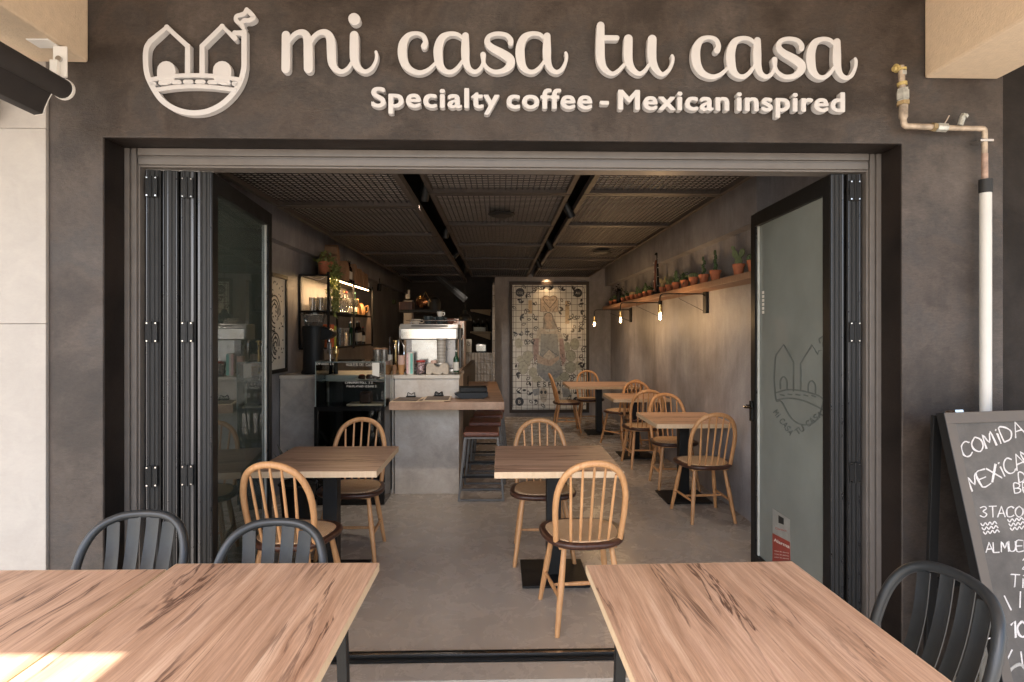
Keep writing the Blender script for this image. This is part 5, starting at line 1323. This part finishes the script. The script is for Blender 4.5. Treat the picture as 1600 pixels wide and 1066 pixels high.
MB().lathe([(.075, 0), (.085, .08), (.07, .14), (.03, .17), (.001, .175)], n=24).build('vessel', 'black', pn)

# framed print on the bar wall
pr_ = thing('framed_print', 'tall black framed print of curling black leaves, cut off by the door glass', 'picture', (-2.10, 5.1, 1.6))
FR = [(4.72, 5.49)]
y0, y1, z0, z1 = 4.72, 5.49, 1.165, 2.095
m = MB()
for a in ((y0, y1, z0, z0 + .035), (y0, y1, z1 - .035, z1), (y0, y0 + .035, z0 + .0355, z1 - .0355), (y1 - .035, y1, z0 + .0355, z1 - .0355)): m.box(-2.099, -2.070, *a)
rel(m.build('frame', 'black', pr_, bevel=.002, smooth=0), pr_)
rel(MB().box(-2.098, -2.085, y0 + .036, y1 - .036, z0 + .036, z1 - .036).build('print_sheet', 'paper', pr_, smooth=0), pr_)
m = MB()
YZ = lambda u, v: Vector((-2.0845, u, v))
for k in range(120):
    a = random.uniform(0, 2 * PI); u = random.uniform(y0 + .07, y1 - .07); v_ = random.uniform(z0 + .08, z1 - .08); s_ = random.uniform(.015, .035)
    stroke(m, [(u, v_, .002), (u + s_ * math.cos(a) * .5 + .004, v_ + s_ * math.sin(a) * .5, .008), (u + s_ * math.cos(a), v_ + s_ * math.sin(a), .001)], YZ, (1, 0, 0), 0, .001, k=3, cap=False)
for c_, rr_ in (((5.20, 1.72), .17), ((5.22, 1.42), .12)):
    for q in range(3): stroke(m, [(c_[0] + (rr_ - q * .04) * math.cos(a) * .8, c_[1] + (rr_ - q * .04) * math.sin(a), .007) for a in [i * .6 for i in range(9)]], YZ, (1, 0, 0), 0, .001, k=4)
rel(m.build('ink_drawing', 'gasket', pr_, smooth=0), pr_)
# little succulent behind the dining table
sc_ = thing('potted_agave', 'dark leaved plant in a black planter on the floor beside the cake case', 'plant', (-1.60, 4.45, 0))
MB().lathe([(.11, 0), (.14, .34), (.15, .35), (.14, .36), (.13, .34), (.001, .33)], n=24).build('planter', 'black', sc_)
m = MB()
for k in range(11):
    a = k * 2.4; l_ = random.uniform(.30, .40); d = Vector((math.cos(a) * .55, math.sin(a) * .55, .9)).normalized(); s_ = Vector((-math.sin(a), math.cos(a), 0)) * .035
    b = Vector((math.cos(a) * .02, math.sin(a) * .02, .33)); m.add([b - s_ * .5, b + s_ * .5, b + d * l_ * .5 + s_, b + d * l_ * .5 - s_, b + d * l_, b + d * l_ * .5 + Vector((0, 0, -.02))], [(0, 1, 2, 5), (0, 5, 3), (3, 5, 4), (5, 2, 4)])
m.build('foliage', plain('dark_plum_leaf', L(.035, .035, .025), .5, var=.4), sc_, smooth=0)
# ================================================================== cactus shelf
sf = thing('wall_shelf', 'long brown wooden shelf of cactus pots high on the cement wall', 'shelf', (1.94, 6.8, 1.97))
rel(MB().box(1.835, 2.048, 3.2, 9.80, 1.945, 1.996).build('board', 'shelfwood', sf, bevel=.002, smooth=0), sf)
def pot(lab, y, s=1.0, kind='col', mat='cactus', x=1.925, k=0):
    t_ = thing('potted_cactus', lab, 'cactus', (x, y, 1.9965), random.uniform(0, 6), 'potted cacti along the shelf')
    MB().lathe([(.031 * s, 0), (.042 * s, .072 * s), (.046 * s, .072 * s), (.048 * s, .096 * s), (.043 * s, .096 * s), (.041 * s, .080 * s), (.001, .080 * s)], n=20).build('pot', 'terracotta', t_)
    m = MB()
    def ribbed(c, r, h, lean=(0, 0), n=18):
        pr = [(.001, 0), (r * .8, .004), (r, h * .3), (r * .95, h * .7), (r * .6, h * .94), (.001, h)]
        o = len(m.v)
        vs = []; 
        for q in range(n):
            a = 2 * PI * q / n; kk = 1.0 if q % 2 else .80
            vs += [(c[0] + rr_ * kk * math.cos(a) + lean[0] * z, c[1] + rr_ * kk * math.sin(a) + lean[1] * z, c[2] + z) for rr_, z in pr]
        mm = len(pr); fs = [(q * mm + i, ((q + 1) % n) * mm + i, ((q + 1) % n) * mm + i + 1, q * mm + i + 1) for q in range(n) for i in range(mm - 1)]
        m.add(vs, fs)
    zb = .076 * s; s *= 1.22
    if kind == 'col': ribbed((0, 0, zb), .017 * s, .13 * s); ribbed((.022 * s, .004, zb), .010 * s, .07 * s, (.1, 0)); ribbed((-.018 * s, -.01, zb), .009 * s, .05 * s, (-.15, 0))
    elif kind == 'ball': m_ = ribbed((0, 0, zb), .040 * s, .055 * s, n=24)
    elif kind == 'pads':
        for (cx, cz, rx, rz_, a) in ((0, .035, .024, .035, 0), (.022, .085, .017, .028, .3), (-.022, .08, .018, .030, -.35), (-.035, .12, .011, .018, -.5)):
            A_ = Matrix.Rotation(a, 3, 'Y'); vs = []; n = 14
            for q in range(n): vs.append(Vector((cx * s, 0, zb + cz * s)) + A_ @ Vector((rx * s * math.cos(2 * PI * q / n), .006, rz_ * s * math.sin(2 * PI * q / n))))
            m.prism(vs, (0, -.012, 0))
    elif kind == 'spiky':
        for q in range(26):
            a = q * 2.4; d = Vector((math.cos(a) * .35, math.sin(a) * .35, 1)).normalized(); b = Vector((math.cos(a) * .012, math.sin(a) * .012, zb)); m.tube([b, b + d * random.uniform(.07, .14) * s], [.0035 * s, .0008], 5)
    elif kind == 'tuft':
        leaf_cloud(m, (0, 0, zb + .035 * s), 70, (.018 * s, .018 * s, .022 * s), .028 * s)
    elif kind == 'twist':
        for q in range(5): ribbed(((-1) ** q * .006, 0, zb + q * .030 * s), .016 * s * (1 - q * .1), .036 * s, n=12)
    # stones/soil and spines
    m.build('cactus_body', mat, t_, smooth=40)
    sp = MB()
    if kind in ('col', 'ball', 'twist'):
        for q in range(40):
            a = random.uniform(0, 2 * PI); r0 = (.036 if kind == 'ball' else .014) * s; z = zb + random.uniform(.01, .05 if kind == 'ball' else .12) * s
            b = Vector((r0 * math.cos(a), r0 * math.sin(a), z)); sp.tube([b, b + Vector((math.cos(a), math.sin(a), .3)) * .008 * s], .0006, 3)
        sp.build('spines', 'paper', t_)
    s /= 1.22; MB().lathe([(.001, .0802 * s), (.0405 * s, .0805 * s)], n=16).build('soil', 'soil', t_)
    return t_
SPOTS = [(4.16, 1.0, 'ball', 'cactus', 'round cactus in the pot half hidden by the door frame'), (4.42, 1.02, 'pads', 'cactus_pale', 'prickly pear pads in the clay pot standing apart beside the door'),
 (4.90, 1.05, 'twist', 'cactus', 'twisted dark column cactus in the widest clay pot'), (5.18, .98, 'twist', 'cactus', 'slender knobbly cactus between the widest pot and the low round one'),
 (5.45, .98, 'ball', 'cactus_pale', 'low flat round cactus in a clay pot before the twisted columns'), (5.72, .95, 'tuft', 'cactus', 'bushy fine leaved succulent in a clay pot'),
 (6.00, .95, 'col', 'cactus', 'dark column cactus with small arms, third after the dark figurine'), (6.25, .90, 'spiky', 'cactus_pale', 'thin pale spiky plant in a clay pot'), (6.50, .85, 'pads', 'cactus_gold', 'small brown padded cactus right beside the tall figurine'),
 (7.01, .85, 'tuft', 'cactus', 'small leafy pot on the inner side of the tall figurine'), (7.26, .85, 'col', 'cactus', 'small column cactus, second past the tall figurine'), (7.50, .80, 'spiky', 'cactus', 'spiky plant, third past the tall figurine'),
 (7.72, .80, 'col', 'cactus', 'thin column cactus beside the golden topped pot'), (7.98, .95, 'ball', 'cactus_gold', 'cream topped round cactus shining in the dim end of the shelf'), (8.25, .90, 'tuft', 'cactus', 'leafy pot just past the cream topped cactus'),
 (8.56, .85, 'ball', 'cactus', 'low round cactus before the dark bushy figurine'), (9.15, .90, 'tuft', 'cactus', 'second last clay pot near the mural corner'), (9.48, .90, 'ball', 'cactus', 'last clay pot at the mural corner')]
for y, s_, kd, mt, lab in SPOTS: pot(lab, y, s_ * 1.02, kd, mt)
fg_ = thing('carved_figurine', 'tall slim red and black carved figurine with white dots among the cactus pots', 'figurine', (1.93, 6.78, 1.9965))
MB().box(-.05, .05, -.04, .04, 0, .05).build('plinth', 'black', fg_, bevel=.01)
MB().tube(catmull([(-.008, 0, .05), (-.018, 0, .15), (-.010, 0, .26), (-.012, 0, .36), (0, 0, .44)], 4), [.016] * 5 + [.013] * 11 + [.007], 10).build('red_body', 'leather', fg_, smooth=60)
MB().tube(catmull([(.02, .01, .05), (.024, .012, .2), (.02, .012, .36), (.018, .01, .48), (.004, .0, .52), (-.01, 0, .50)], 4), .013, 10).build('black_body', 'black', fg_, smooth=60)
m = MB()
for k in range(8): m.ball((-.034 + (.052 if k % 2 else 0), -.012, .07 + .055 * k), .0065, 1, 8, 6)
m.build('white_dot', 'white', fg_)
f2 = thing('dark_figurine', 'dark bushy figurine near the mural end of the cactus shelf', 'figurine', (1.92, 8.86, 1.9965))
MB().lathe([(.05, 0), (.035, .05), (.045, .12), (.03, .18), (.038, .22), (.001, .26)], n=14).build('torso', 'black', f2); m = MB(); leaf_cloud(m, (0, 0, .22), 60, (.035, .035, .03), .04); m.build('headdress', 'black', f2, smooth=0)

# ------------------------------------------------------------------ swing-arm wall lamps
def wlamp(lab, y, xb, zarm, dz):
    t_ = thing('wall_lamp', lab, 'wall lamp', (2.05, y, zarm), 0, 'swing arm lamps below the cactus shelf')
    Lh = 2.05 - xb - .03
    MB().box(-.030, -.001, -.045, .045, -.19, .03).build('wall_plate', 'black', t_, bevel=.003)
    pts = catmull([(-.035, 0, -.02), (-.037, 0, -.006), (-.05, 0, .0), (-.10, 0, .001), (-Lh * .6, 0, .001), (-Lh + .03, 0, .0), (-Lh - .008, 0, -.004), (-Lh - .024, 0, -.016), (-Lh - .03, 0, -.04), (-Lh - .03, 0, -.10)], 4)
    MB().tube(pts, .0065, 10).build('arm', 'black', t_, smooth=60)
    MB().tube([(-.033, 0, -.17), (-Lh * .64, 0, -.045), (-Lh * .64, 0, .0)], .0022, 6).build('brace_wire', 'black', t_)
    MB().lathe([(.010, -.10), (.017, -.105), (.018, -.18), (.0, -.18)][:3], (-Lh - .03, 0, 0), 14).build('lamp_socket', 'brass', t_)
    MB().lathe([(.001, -.255), (.010, -.252), (.018, -.240), (.0195, -.225), (.017, -.200), (.013, -.182)], (-Lh - .03, 0, 0), 16).build('bulb_glass', 'glass_clear', t_)
    MB().ball((-Lh - .03, 0, -.218), .0095, 2.0, 10, 8).build('filament', 'bulb', t_)
    l_ = bpy.data.objects.new('bulb_light', bpy.data.lights.new('bulb_light', 'POINT')); C.objects.link(l_); l_.data.energy = 3.0; l_.data.color = (1, .60, .28); l_.data.shadow_soft_size = .03
    l_.parent = t_; l_.location = (-Lh - .03, 0, -.222)
wlamp('black swing arm lamp with bare glowing bulb, nearest the glass door', 5.42, 1.58, 1.925, 0)
wlamp('middle one of the three black swing arm lamps, bare bulb glowing', 6.97, 1.53, 1.92, 0)
wlamp('black swing arm lamp with bare bulb beside the mural', 8.55, 1.47, 1.893, 0)

# ------------------------------------------------------------------ tiled mural
MY = 10.149
mu = thing('tile_mural', 'large dark framed tile mural of a woman, cacti, skulls and black leaves lettered ESPANA', 'mural', (.9, MY, 1.3))
def mset(o): o.matrix_parent_inverse = Matrix.Translation(-Vector(mu.location)); return o
tl = onY(800.5, 445.5, MY); brp = onY(915.5, 639.5, MY)
fo0 = onY(796, 440.5, MY); fo1 = onY(920, 644.5, MY)
m = MB(); y0_ = MY - .045
m.box(fo0.x, fo1.x, y0_, MY - .001, tl.z, fo0.z).box(fo0.x, fo1.x, y0_, MY - .001, fo1.z, brp.z).box(fo0.x, tl.x, y0_, MY - .001, brp.z + .0005, tl.z - .0005).box(brp.x, fo1.x, y0_, MY - .001, brp.z + .0005, tl.z - .0005)
mset(m.build('frame', plain('mural_frame_dark', L(.035, .024, .018), .5), mu, bevel=.003, smooth=0))
tm = NT('painted_wall_tile'); bk_ = tm.node('ShaderNodeTexBrick'); bk_.offset = 0
tm.l.new(tm.mapping(tm.tc(), (1, 1, 1), (R(90), 0, 0), (.0, 0, .0)), bk_.inputs[0]); bk_.inputs['Scale'].default_value = 1
bk_.inputs['Brick Width'].default_value = .102; bk_.inputs['Row Height'].default_value = .108; bk_.inputs['Mortar Size'].default_value = .0035; bk_.inputs['Mortar Smooth'].default_value = .1
bk_.inputs['Color1'].default_value = L(.68, .69, .66); bk_.inputs['Color2'].default_value = L(.78, .79, .76); bk_.inputs['Mortar'].default_value = L(.06, .045, .035)
tm.set(tm.mix(.4, bk_.outputs[0], tm.ramp(tm.noise(tm.tc(), 3, 5, .6), [(.3, L(.38, .38, .38)), (.7, L(.6, .6, .6))]), 'OVERLAY'), .25, 0, .5)
TYF = MY - .020
mset(MB().box(tl.x, brp.x, TYF, MY - .001, brp.z, tl.z).build('tile_field', tm.m, mu, smooth=0))
PL = lambda x, y: onY(x, y, TYF)
U = lambda x, y: (790 + x / 10.15, 430 + y / 10.15)      # upper detail
Wd = lambda x, y: (790 + x / 8.886, 530 + y / 8.886)     # lower detail
NRM = (0, -1, 0)
layer = [0.0006]
def shp(pts, mat, nm, f, add=0):
    layer[0] += .00006
    return mset(MB().prism([PL(*f(x, y)) + Vector((0, -.0005 - add, 0)) for x, y in pts], (0, -.0006 - layer[0] * .2, 0)).build(nm, mat, mu, smooth=0))
def circ(cx, cy, rx, ry, n=24, a0=0): return [(cx + rx * math.cos(2 * PI * i / n), cy + ry * math.sin(2 * PI * i / n)) for i in range(n)]
wash = lambda nm, c: plain('mural_' + nm, L(*[a * .68 + b * .32 for a, b in zip(c, (.66, .66, .62))]), .3, var=.30, scale=22)
mw = {'blue': wash('blue', (.16, .20, .24)), 'blue2': wash('deep_blue', (.09, .135, .19)), 'red': wash('red', (.24, .085, .08)), 'skin': wash('skin', (.42, .29, .21)), 'hair': wash('hair', (.13, .10, .075)), 'green': wash('green', (.20, .235, .16)), 'green2': wash('pale_green', (.34, .345, .25)), 'gold': wash('gold', (.42, .27, .08)), 'peach': wash('peach', (.46, .34, .24)), 'bone': wash('bone', (.38, .34, .27)), 'white': wash('white', (.5, .46, .4))}
mw_ = mw; mw['ink'] = plain('mural_ink', L(.012, .012, .014), .3)
shp([(552, 370), (620, 320), (700, 340), (790, 320), (835, 380), (835, 580), (552, 580)], mw['peach'], 'painted_glow', U)
shp([(360, 400), (420, 400), (420, 610), (360, 610)], mw['gold'], 'candle', U); shp([(945, 410), (1010, 410), (1010, 770), (945, 770)], mw['gold'], 'candle', U)
for cx, cy, rx, ry, k in ((960, 70, 62, 80, 'green'), (855, 110, 45, 70, 'green'), (905, 235, 68, 82, 'green'), (900, 395, 75, 78, 'green'), (1010, 370, 52, 60, 'green2'), (820, 520, 66, 60, 'green'), (720, 540, 66, 55, 'green'),
                          (180, 60, 55, 70, 'green2'), (310, 240, 75, 78, 'green2'), (240, 400, 72, 90, 'green2'), (380, 460, 62, 70, 'green2'), (290, 330, 60, 60, 'green2'), (430, 560, 70, 45, 'green2'), (200, 280, 45, 50, 'green2')):
    shp(circ(cx, cy, rx, ry), mw[k], 'cactus_pad', Wd)
shp([(620, 600), (680, 590), (740, 620), (800, 760), (830, 860), (600, 860), (590, 700)], mw['hair'], 'painted_hair', U)
shp([(500, 870), (590, 820), (650, 900), (740, 890), (830, 860), (900, 960), (900, 1066), (480, 1066)], mw['white'], 'painted_blouse', U)
shp([(380, 520 - 530), (460, 520 - 530), (460, 220), (400, 330), (385, 200)], mw['red'], 'painted_shawl', lambda x, y: Wd(x, y)); shp([(745, -10), (800, -10), (835, 300), (790, 380), (750, 200)], mw['red'], 'painted_shawl', Wd)
shp([(490, -70), (720, -70), (735, 150), (800, 460), (760, 500), (640, 590), (560, 590), (440, 470), (430, 380), (480, 190)], mw['blue'], 'painted_apron', Wd)
shp([(470, 430), (620, 450), (790, 420), (770, 490), (640, 590), (560, 590), (450, 490)], mw['blue2'], 'painted_hem', Wd)
shp([(605, 145), (690, 235), (610, 330), (520, 235)], mw['white'], 'painted_pocket', Wd, .0004)
shp([(430, 200), (510, 250), (600, 290), (740, 235), (745, 280), (640, 370), (570, 370), (440, 330)], mw['skin'], 'painted_hands', Wd, .0006)
shp(circ(680, 690, 62, 88), mw['skin'], 'painted_face', U, .0004)
shp(circ(690, 805, 52, 55), mw['skin'], 'painted_neck', U)
shp(circ(525, 750, 58, 75), mw['bone'], 'painted_skull', Wd); shp([(480, 790), (575, 790), (570, 860), (530, 885), (490, 860)], mw['bone'], 'painted_jaw', Wd)
shp(circ(715, 750, 58, 75), mw['bone'], 'painted_skull', Wd); shp([(670, 790), (765, 790), (760, 860), (720, 885), (680, 860)], mw['bone'], 'painted_jaw', Wd)
shp([(365, 700), (470, 680), (470, 770), (400, 790)], mw['blue2'], 'painted_ribbon', Wd); shp([(775, 680), (880, 680), (920, 800), (800, 810)], mw['blue2'], 'painted_ribbon', Wd)
ink = MB()
def line(pts, f, w_=.28, sm=True): stroke(ink, [(*f(x, y), w_) for x, y in pts], PL, NRM, .0012, .0018 + random.uniform(0, .0002), smooth=sm, k=3, cap=False)
for cx in (498, 552, 688, 742):
    ink.prism([PL(*Wd(x, y)) + Vector((0, -.0018, 0)) for x, y in circ(cx, 738, 19, 26, 12)], (0, -.0006, 0))
for y in (810, 832): line([(485, y), (570, y)], Wd, .25); line([(675, y), (760, y)], Wd, .25)
for px_, py_, f in ((228, 275, U), (1145, 283, U)): ink.prism([PL(*f(x, y)) + Vector((0, -.0018, 0)) for x, y in circ(px_, py_, 70, 70, 28)], (0, -.0008, 0))
for px_, py_ in ((193, 868), (990, 860)): ink.prism([PL(*Wd(x, y)) + Vector((0, -.0018, 0)) for x, y in circ(px_, py_, 60, 60, 28)], (0, -.0008, 0))
random.seed(11)
def leafm(cx, cy, ang, f, l_=58, filled=None):
    l_ *= 1.25
    a = math.radians(ang); ca, sa = math.cos(a), math.sin(a)
    T = lambda u, v: (cx + u * ca - v * sa, cy + u * sa + v * ca)
    if filled or (filled is None and random.random() < .4):
        ink.prism([PL(*f(*T(u, v))) + Vector((0, -.0014, 0)) for u, v in ((0, 0), (l_ * .3, 15), (l_ * .7, 14), (l_, 0), (l_ * .7, -14), (l_ * .3, -15))], (0, -.0006, 0))
    else:
        line([T(0, 0), T(l_ * .5, 17), T(l_, 0)], f, .5); line([T(0, 0), T(l_ * .5, -17), T(l_, 0)], f, .5)
for cx, cy in ((480, 250), (580, 230), (745, 215), (890, 245), (1060, 225), (1070, 330), (470, 480), (900, 430), (1035, 455), (1160, 460), (1190, 560), (1210, 370), (890, 630), (1060, 690), (1130, 700), (1080, 790), (1170, 830), (1200, 880), (1090, 900), (240, 450), (170, 540), (310, 540), (230, 660), (340, 700), (450, 700), (250, 790), (450, 830), (190, 930), (260, 960), (380, 940), (310, 900), (880, 860), (970, 1000), (1200, 985), (390, 1040), (320, 210), (330, 300), (240, 380), (920, 540), (1230, 700), (1230, 790)):
    b = random.uniform(0, 360)
    for q in range(random.choice((1, 2, 2, 3))): leafm(cx, cy, b + q * 55, U, random.uniform(48, 72))
for cx, cy in ((350, 30), (860, 20), (1050, 140), (1020, 250), (1070, 320), (140, 400), (150, 470), (180, 550), (290, 570), (330, 590), (150, 720), (230, 710), (320, 780), (370, 890), (450, 860), (490, 900), (940, 480), (1040, 490), (950, 540), (960, 760), (860, 850), (280, 80), (1090, 460), (1070, 400)):
    b = random.uniform(0, 360)
    for q in range(random.choice((1, 2, 2))): leafm(cx, cy, b + q * 60, Wd, random.uniform(45, 66))
line([(128, 190), (150, 178), (700, 178), (1215, 180), (1250, 215), (1245, 1040)], U, .30, False); line([(128, 190), (125, 1040)], U, .30, False)
line([(100, 0), (100, 950), (300, 960), (1050, 960), (1095, 900), (1095, 0)], Wd, .30, False)
line([(700, 525), (600, 400), (605, 345), (660, 330), (700, 350), (750, 330), (800, 350), (805, 395), (700, 525)], U, .45, True)
line([(552, 370), (552, 580), (660, 580)], U, .3, False); line([(835, 400), (835, 580), (730, 590)], U, .3, False); line([(600, 490), (650, 580)], U, .3); line([(810, 490), (740, 580)], U, .3)
line([(622, 690), (630, 620), (680, 592), (735, 620), (745, 690), (800, 800), (830, 860)], U, .4); line([(622, 690), (610, 780), (600, 860)], U, .4); line([(650, 680), (668, 675)], U, .4); line([(695, 675), (712, 680)], U, .4); line([(660, 735), (680, 742), (700, 735)], U, .4)
line([(605, 145), (500, 250), (480, 190)], Wd, .3, False); line([(605, 145), (735, 240)], Wd, .3, False)
for cx, cy, rx, ry in ((960, 70, 62, 80), (905, 235, 68, 82), (900, 395, 75, 78), (820, 520, 66, 60), (720, 540, 66, 55), (310, 240, 75, 78), (240, 400, 72, 90)):
    line(circ(cx, cy, rx, ry, 16) + [circ(cx, cy, rx, ry, 16)[0]], Wd, .16)
handwrite(ink, 'TU CASA', *U(632, 405), 1.7, .22, PL, NRM, .002, 0, .05, 1, 1.25, .0014)
random.seed(5)
for k in range(30):   # fringe of the shawls
    x = random.uniform(750, 830); y = random.uniform(180, 370); line([(x, y), (x + 10, y + 14)], Wd, .3)
    x = random.uniform(385, 440); y = random.uniform(220, 350); line([(x, y), (x + 8, y + 12)], Wd, .3)
mset(ink.build('ink_drawing', mw['ink'], mu, smooth=0))
tx = MB()
xx = 445
for c_ in 'ESPANA':
    handwrite(tx, c_, *Wd(xx, 660), 4.8, .62, PL, NRM, .0034, 0, .02, 1, 1.3, .0014)
    if c_ == 'N': line([(xx, 598), (xx + 15, 590), (xx + 28, 598), (xx + 42, 590)], Wd, .35)
    xx += {'E': 75, 'S': 78, 'P': 66, 'A': 58, 'N': 62}[c_]
mset(tx.build('mural_lettering', mw['ink'], mu, smooth=0))
tx = MB()
text_on(tx, 'B', PL(*Wd(175, 893)), PL(*Wd(213, 893)), .065, NRM, .0036, .02)
text_on(tx, 'AU', PL(*U(1108, 302)), PL(*U(1180, 302)), .045, NRM, .0036, .0)
text_on(tx, 'CDJ', PL(*U(180, 300)), PL(*U(275, 300)), .045, NRM, .0036, .0)
text_on(tx, 'I', PL(*Wd(985, 885)), PL(*Wd(992, 885)), .05, NRM, .0036, .0)
mset(tx.build('badge_lettering', mw['white'], mu, smooth=0))

# ------------------------------------------------------------------ small ceiling spots on the black beams
def spot(lab, loc, aim, energy, ang=55, blend=.6, col=(1, .88, .76)):
    t_ = thing('track_spot', lab, 'spotlight', loc, 0, 'small black ceiling spotlights')
    d = (Vector(aim) - Vector(loc)).normalized(); q = d.to_track_quat('-Z', 'Y').to_matrix()
    MB().lathe([(.030, -.09), (.034, -.09), (.034, .03), (.001, .035)], (0, 0, 0), 20, q).build('lamp_head', 'black', t_)
    MB().lathe([(.001, -.070), (.0295, -.070)], (0, 0, 0), 16, q).build('lens', 'lens', t_)
    MB().cyl((0, 0, .03), (0, 0, .115), .006, n=8).build('stem', 'black', t_)
    l_ = bpy.data.objects.new('spot_light', bpy.data.lights.new('spot_light', 'SPOT')); C.objects.link(l_)
    l_.data.energy = energy * .5; l_.data.spot_size = R(ang); l_.data.spot_blend = blend; l_.data.color = col; l_.data.shadow_soft_size = .03
    l_.location = d * .095; l_.rotation_mode = 'QUATERNION'; l_.rotation_quaternion = d.to_track_quat('-Z', 'Y'); l_.parent = t_
spot('black ceiling spot washing the top of the tiled mural', (.86, 10.03, 2.68), (.87, 10.13, 2.30), 16, 95, .9, (1, .62, .30))
BX0, BX1 = -.53, .565
for i, (x, y, aim, e) in enumerate(((BX0, 4.0, (-1.0, 5.3, .3), 34), (BX0, 5.6, (-.9, 6.0, .9), 14), (BX0, 7.2, (-1.6, 7.0, 1.3), 24), (BX1, 4.6, (1.6, 5.0, .6), 15), (BX1, 6.4, (1.7, 6.7, .6), 15), (BX1, 8.2, (1.5, 8.6, .8), 24), (BX0, 8.8, (-.5, 9.9, .8), 26))):
    spot(f'{["first", "second", "third", "first", "second", "third", "fourth"][i]} small black spotlight from the entrance on the ' + ('bar' if x < 0 else 'cactus') + ' side ceiling beam', (x, y, 2.585), aim, e, 80, .9)
spot('black spot throwing a warm streak down the bar wall', (-1.93, 9.0, 2.30), (-2.08, 9.0, 1.2), 12, 50, .8, (1, .5, .22))
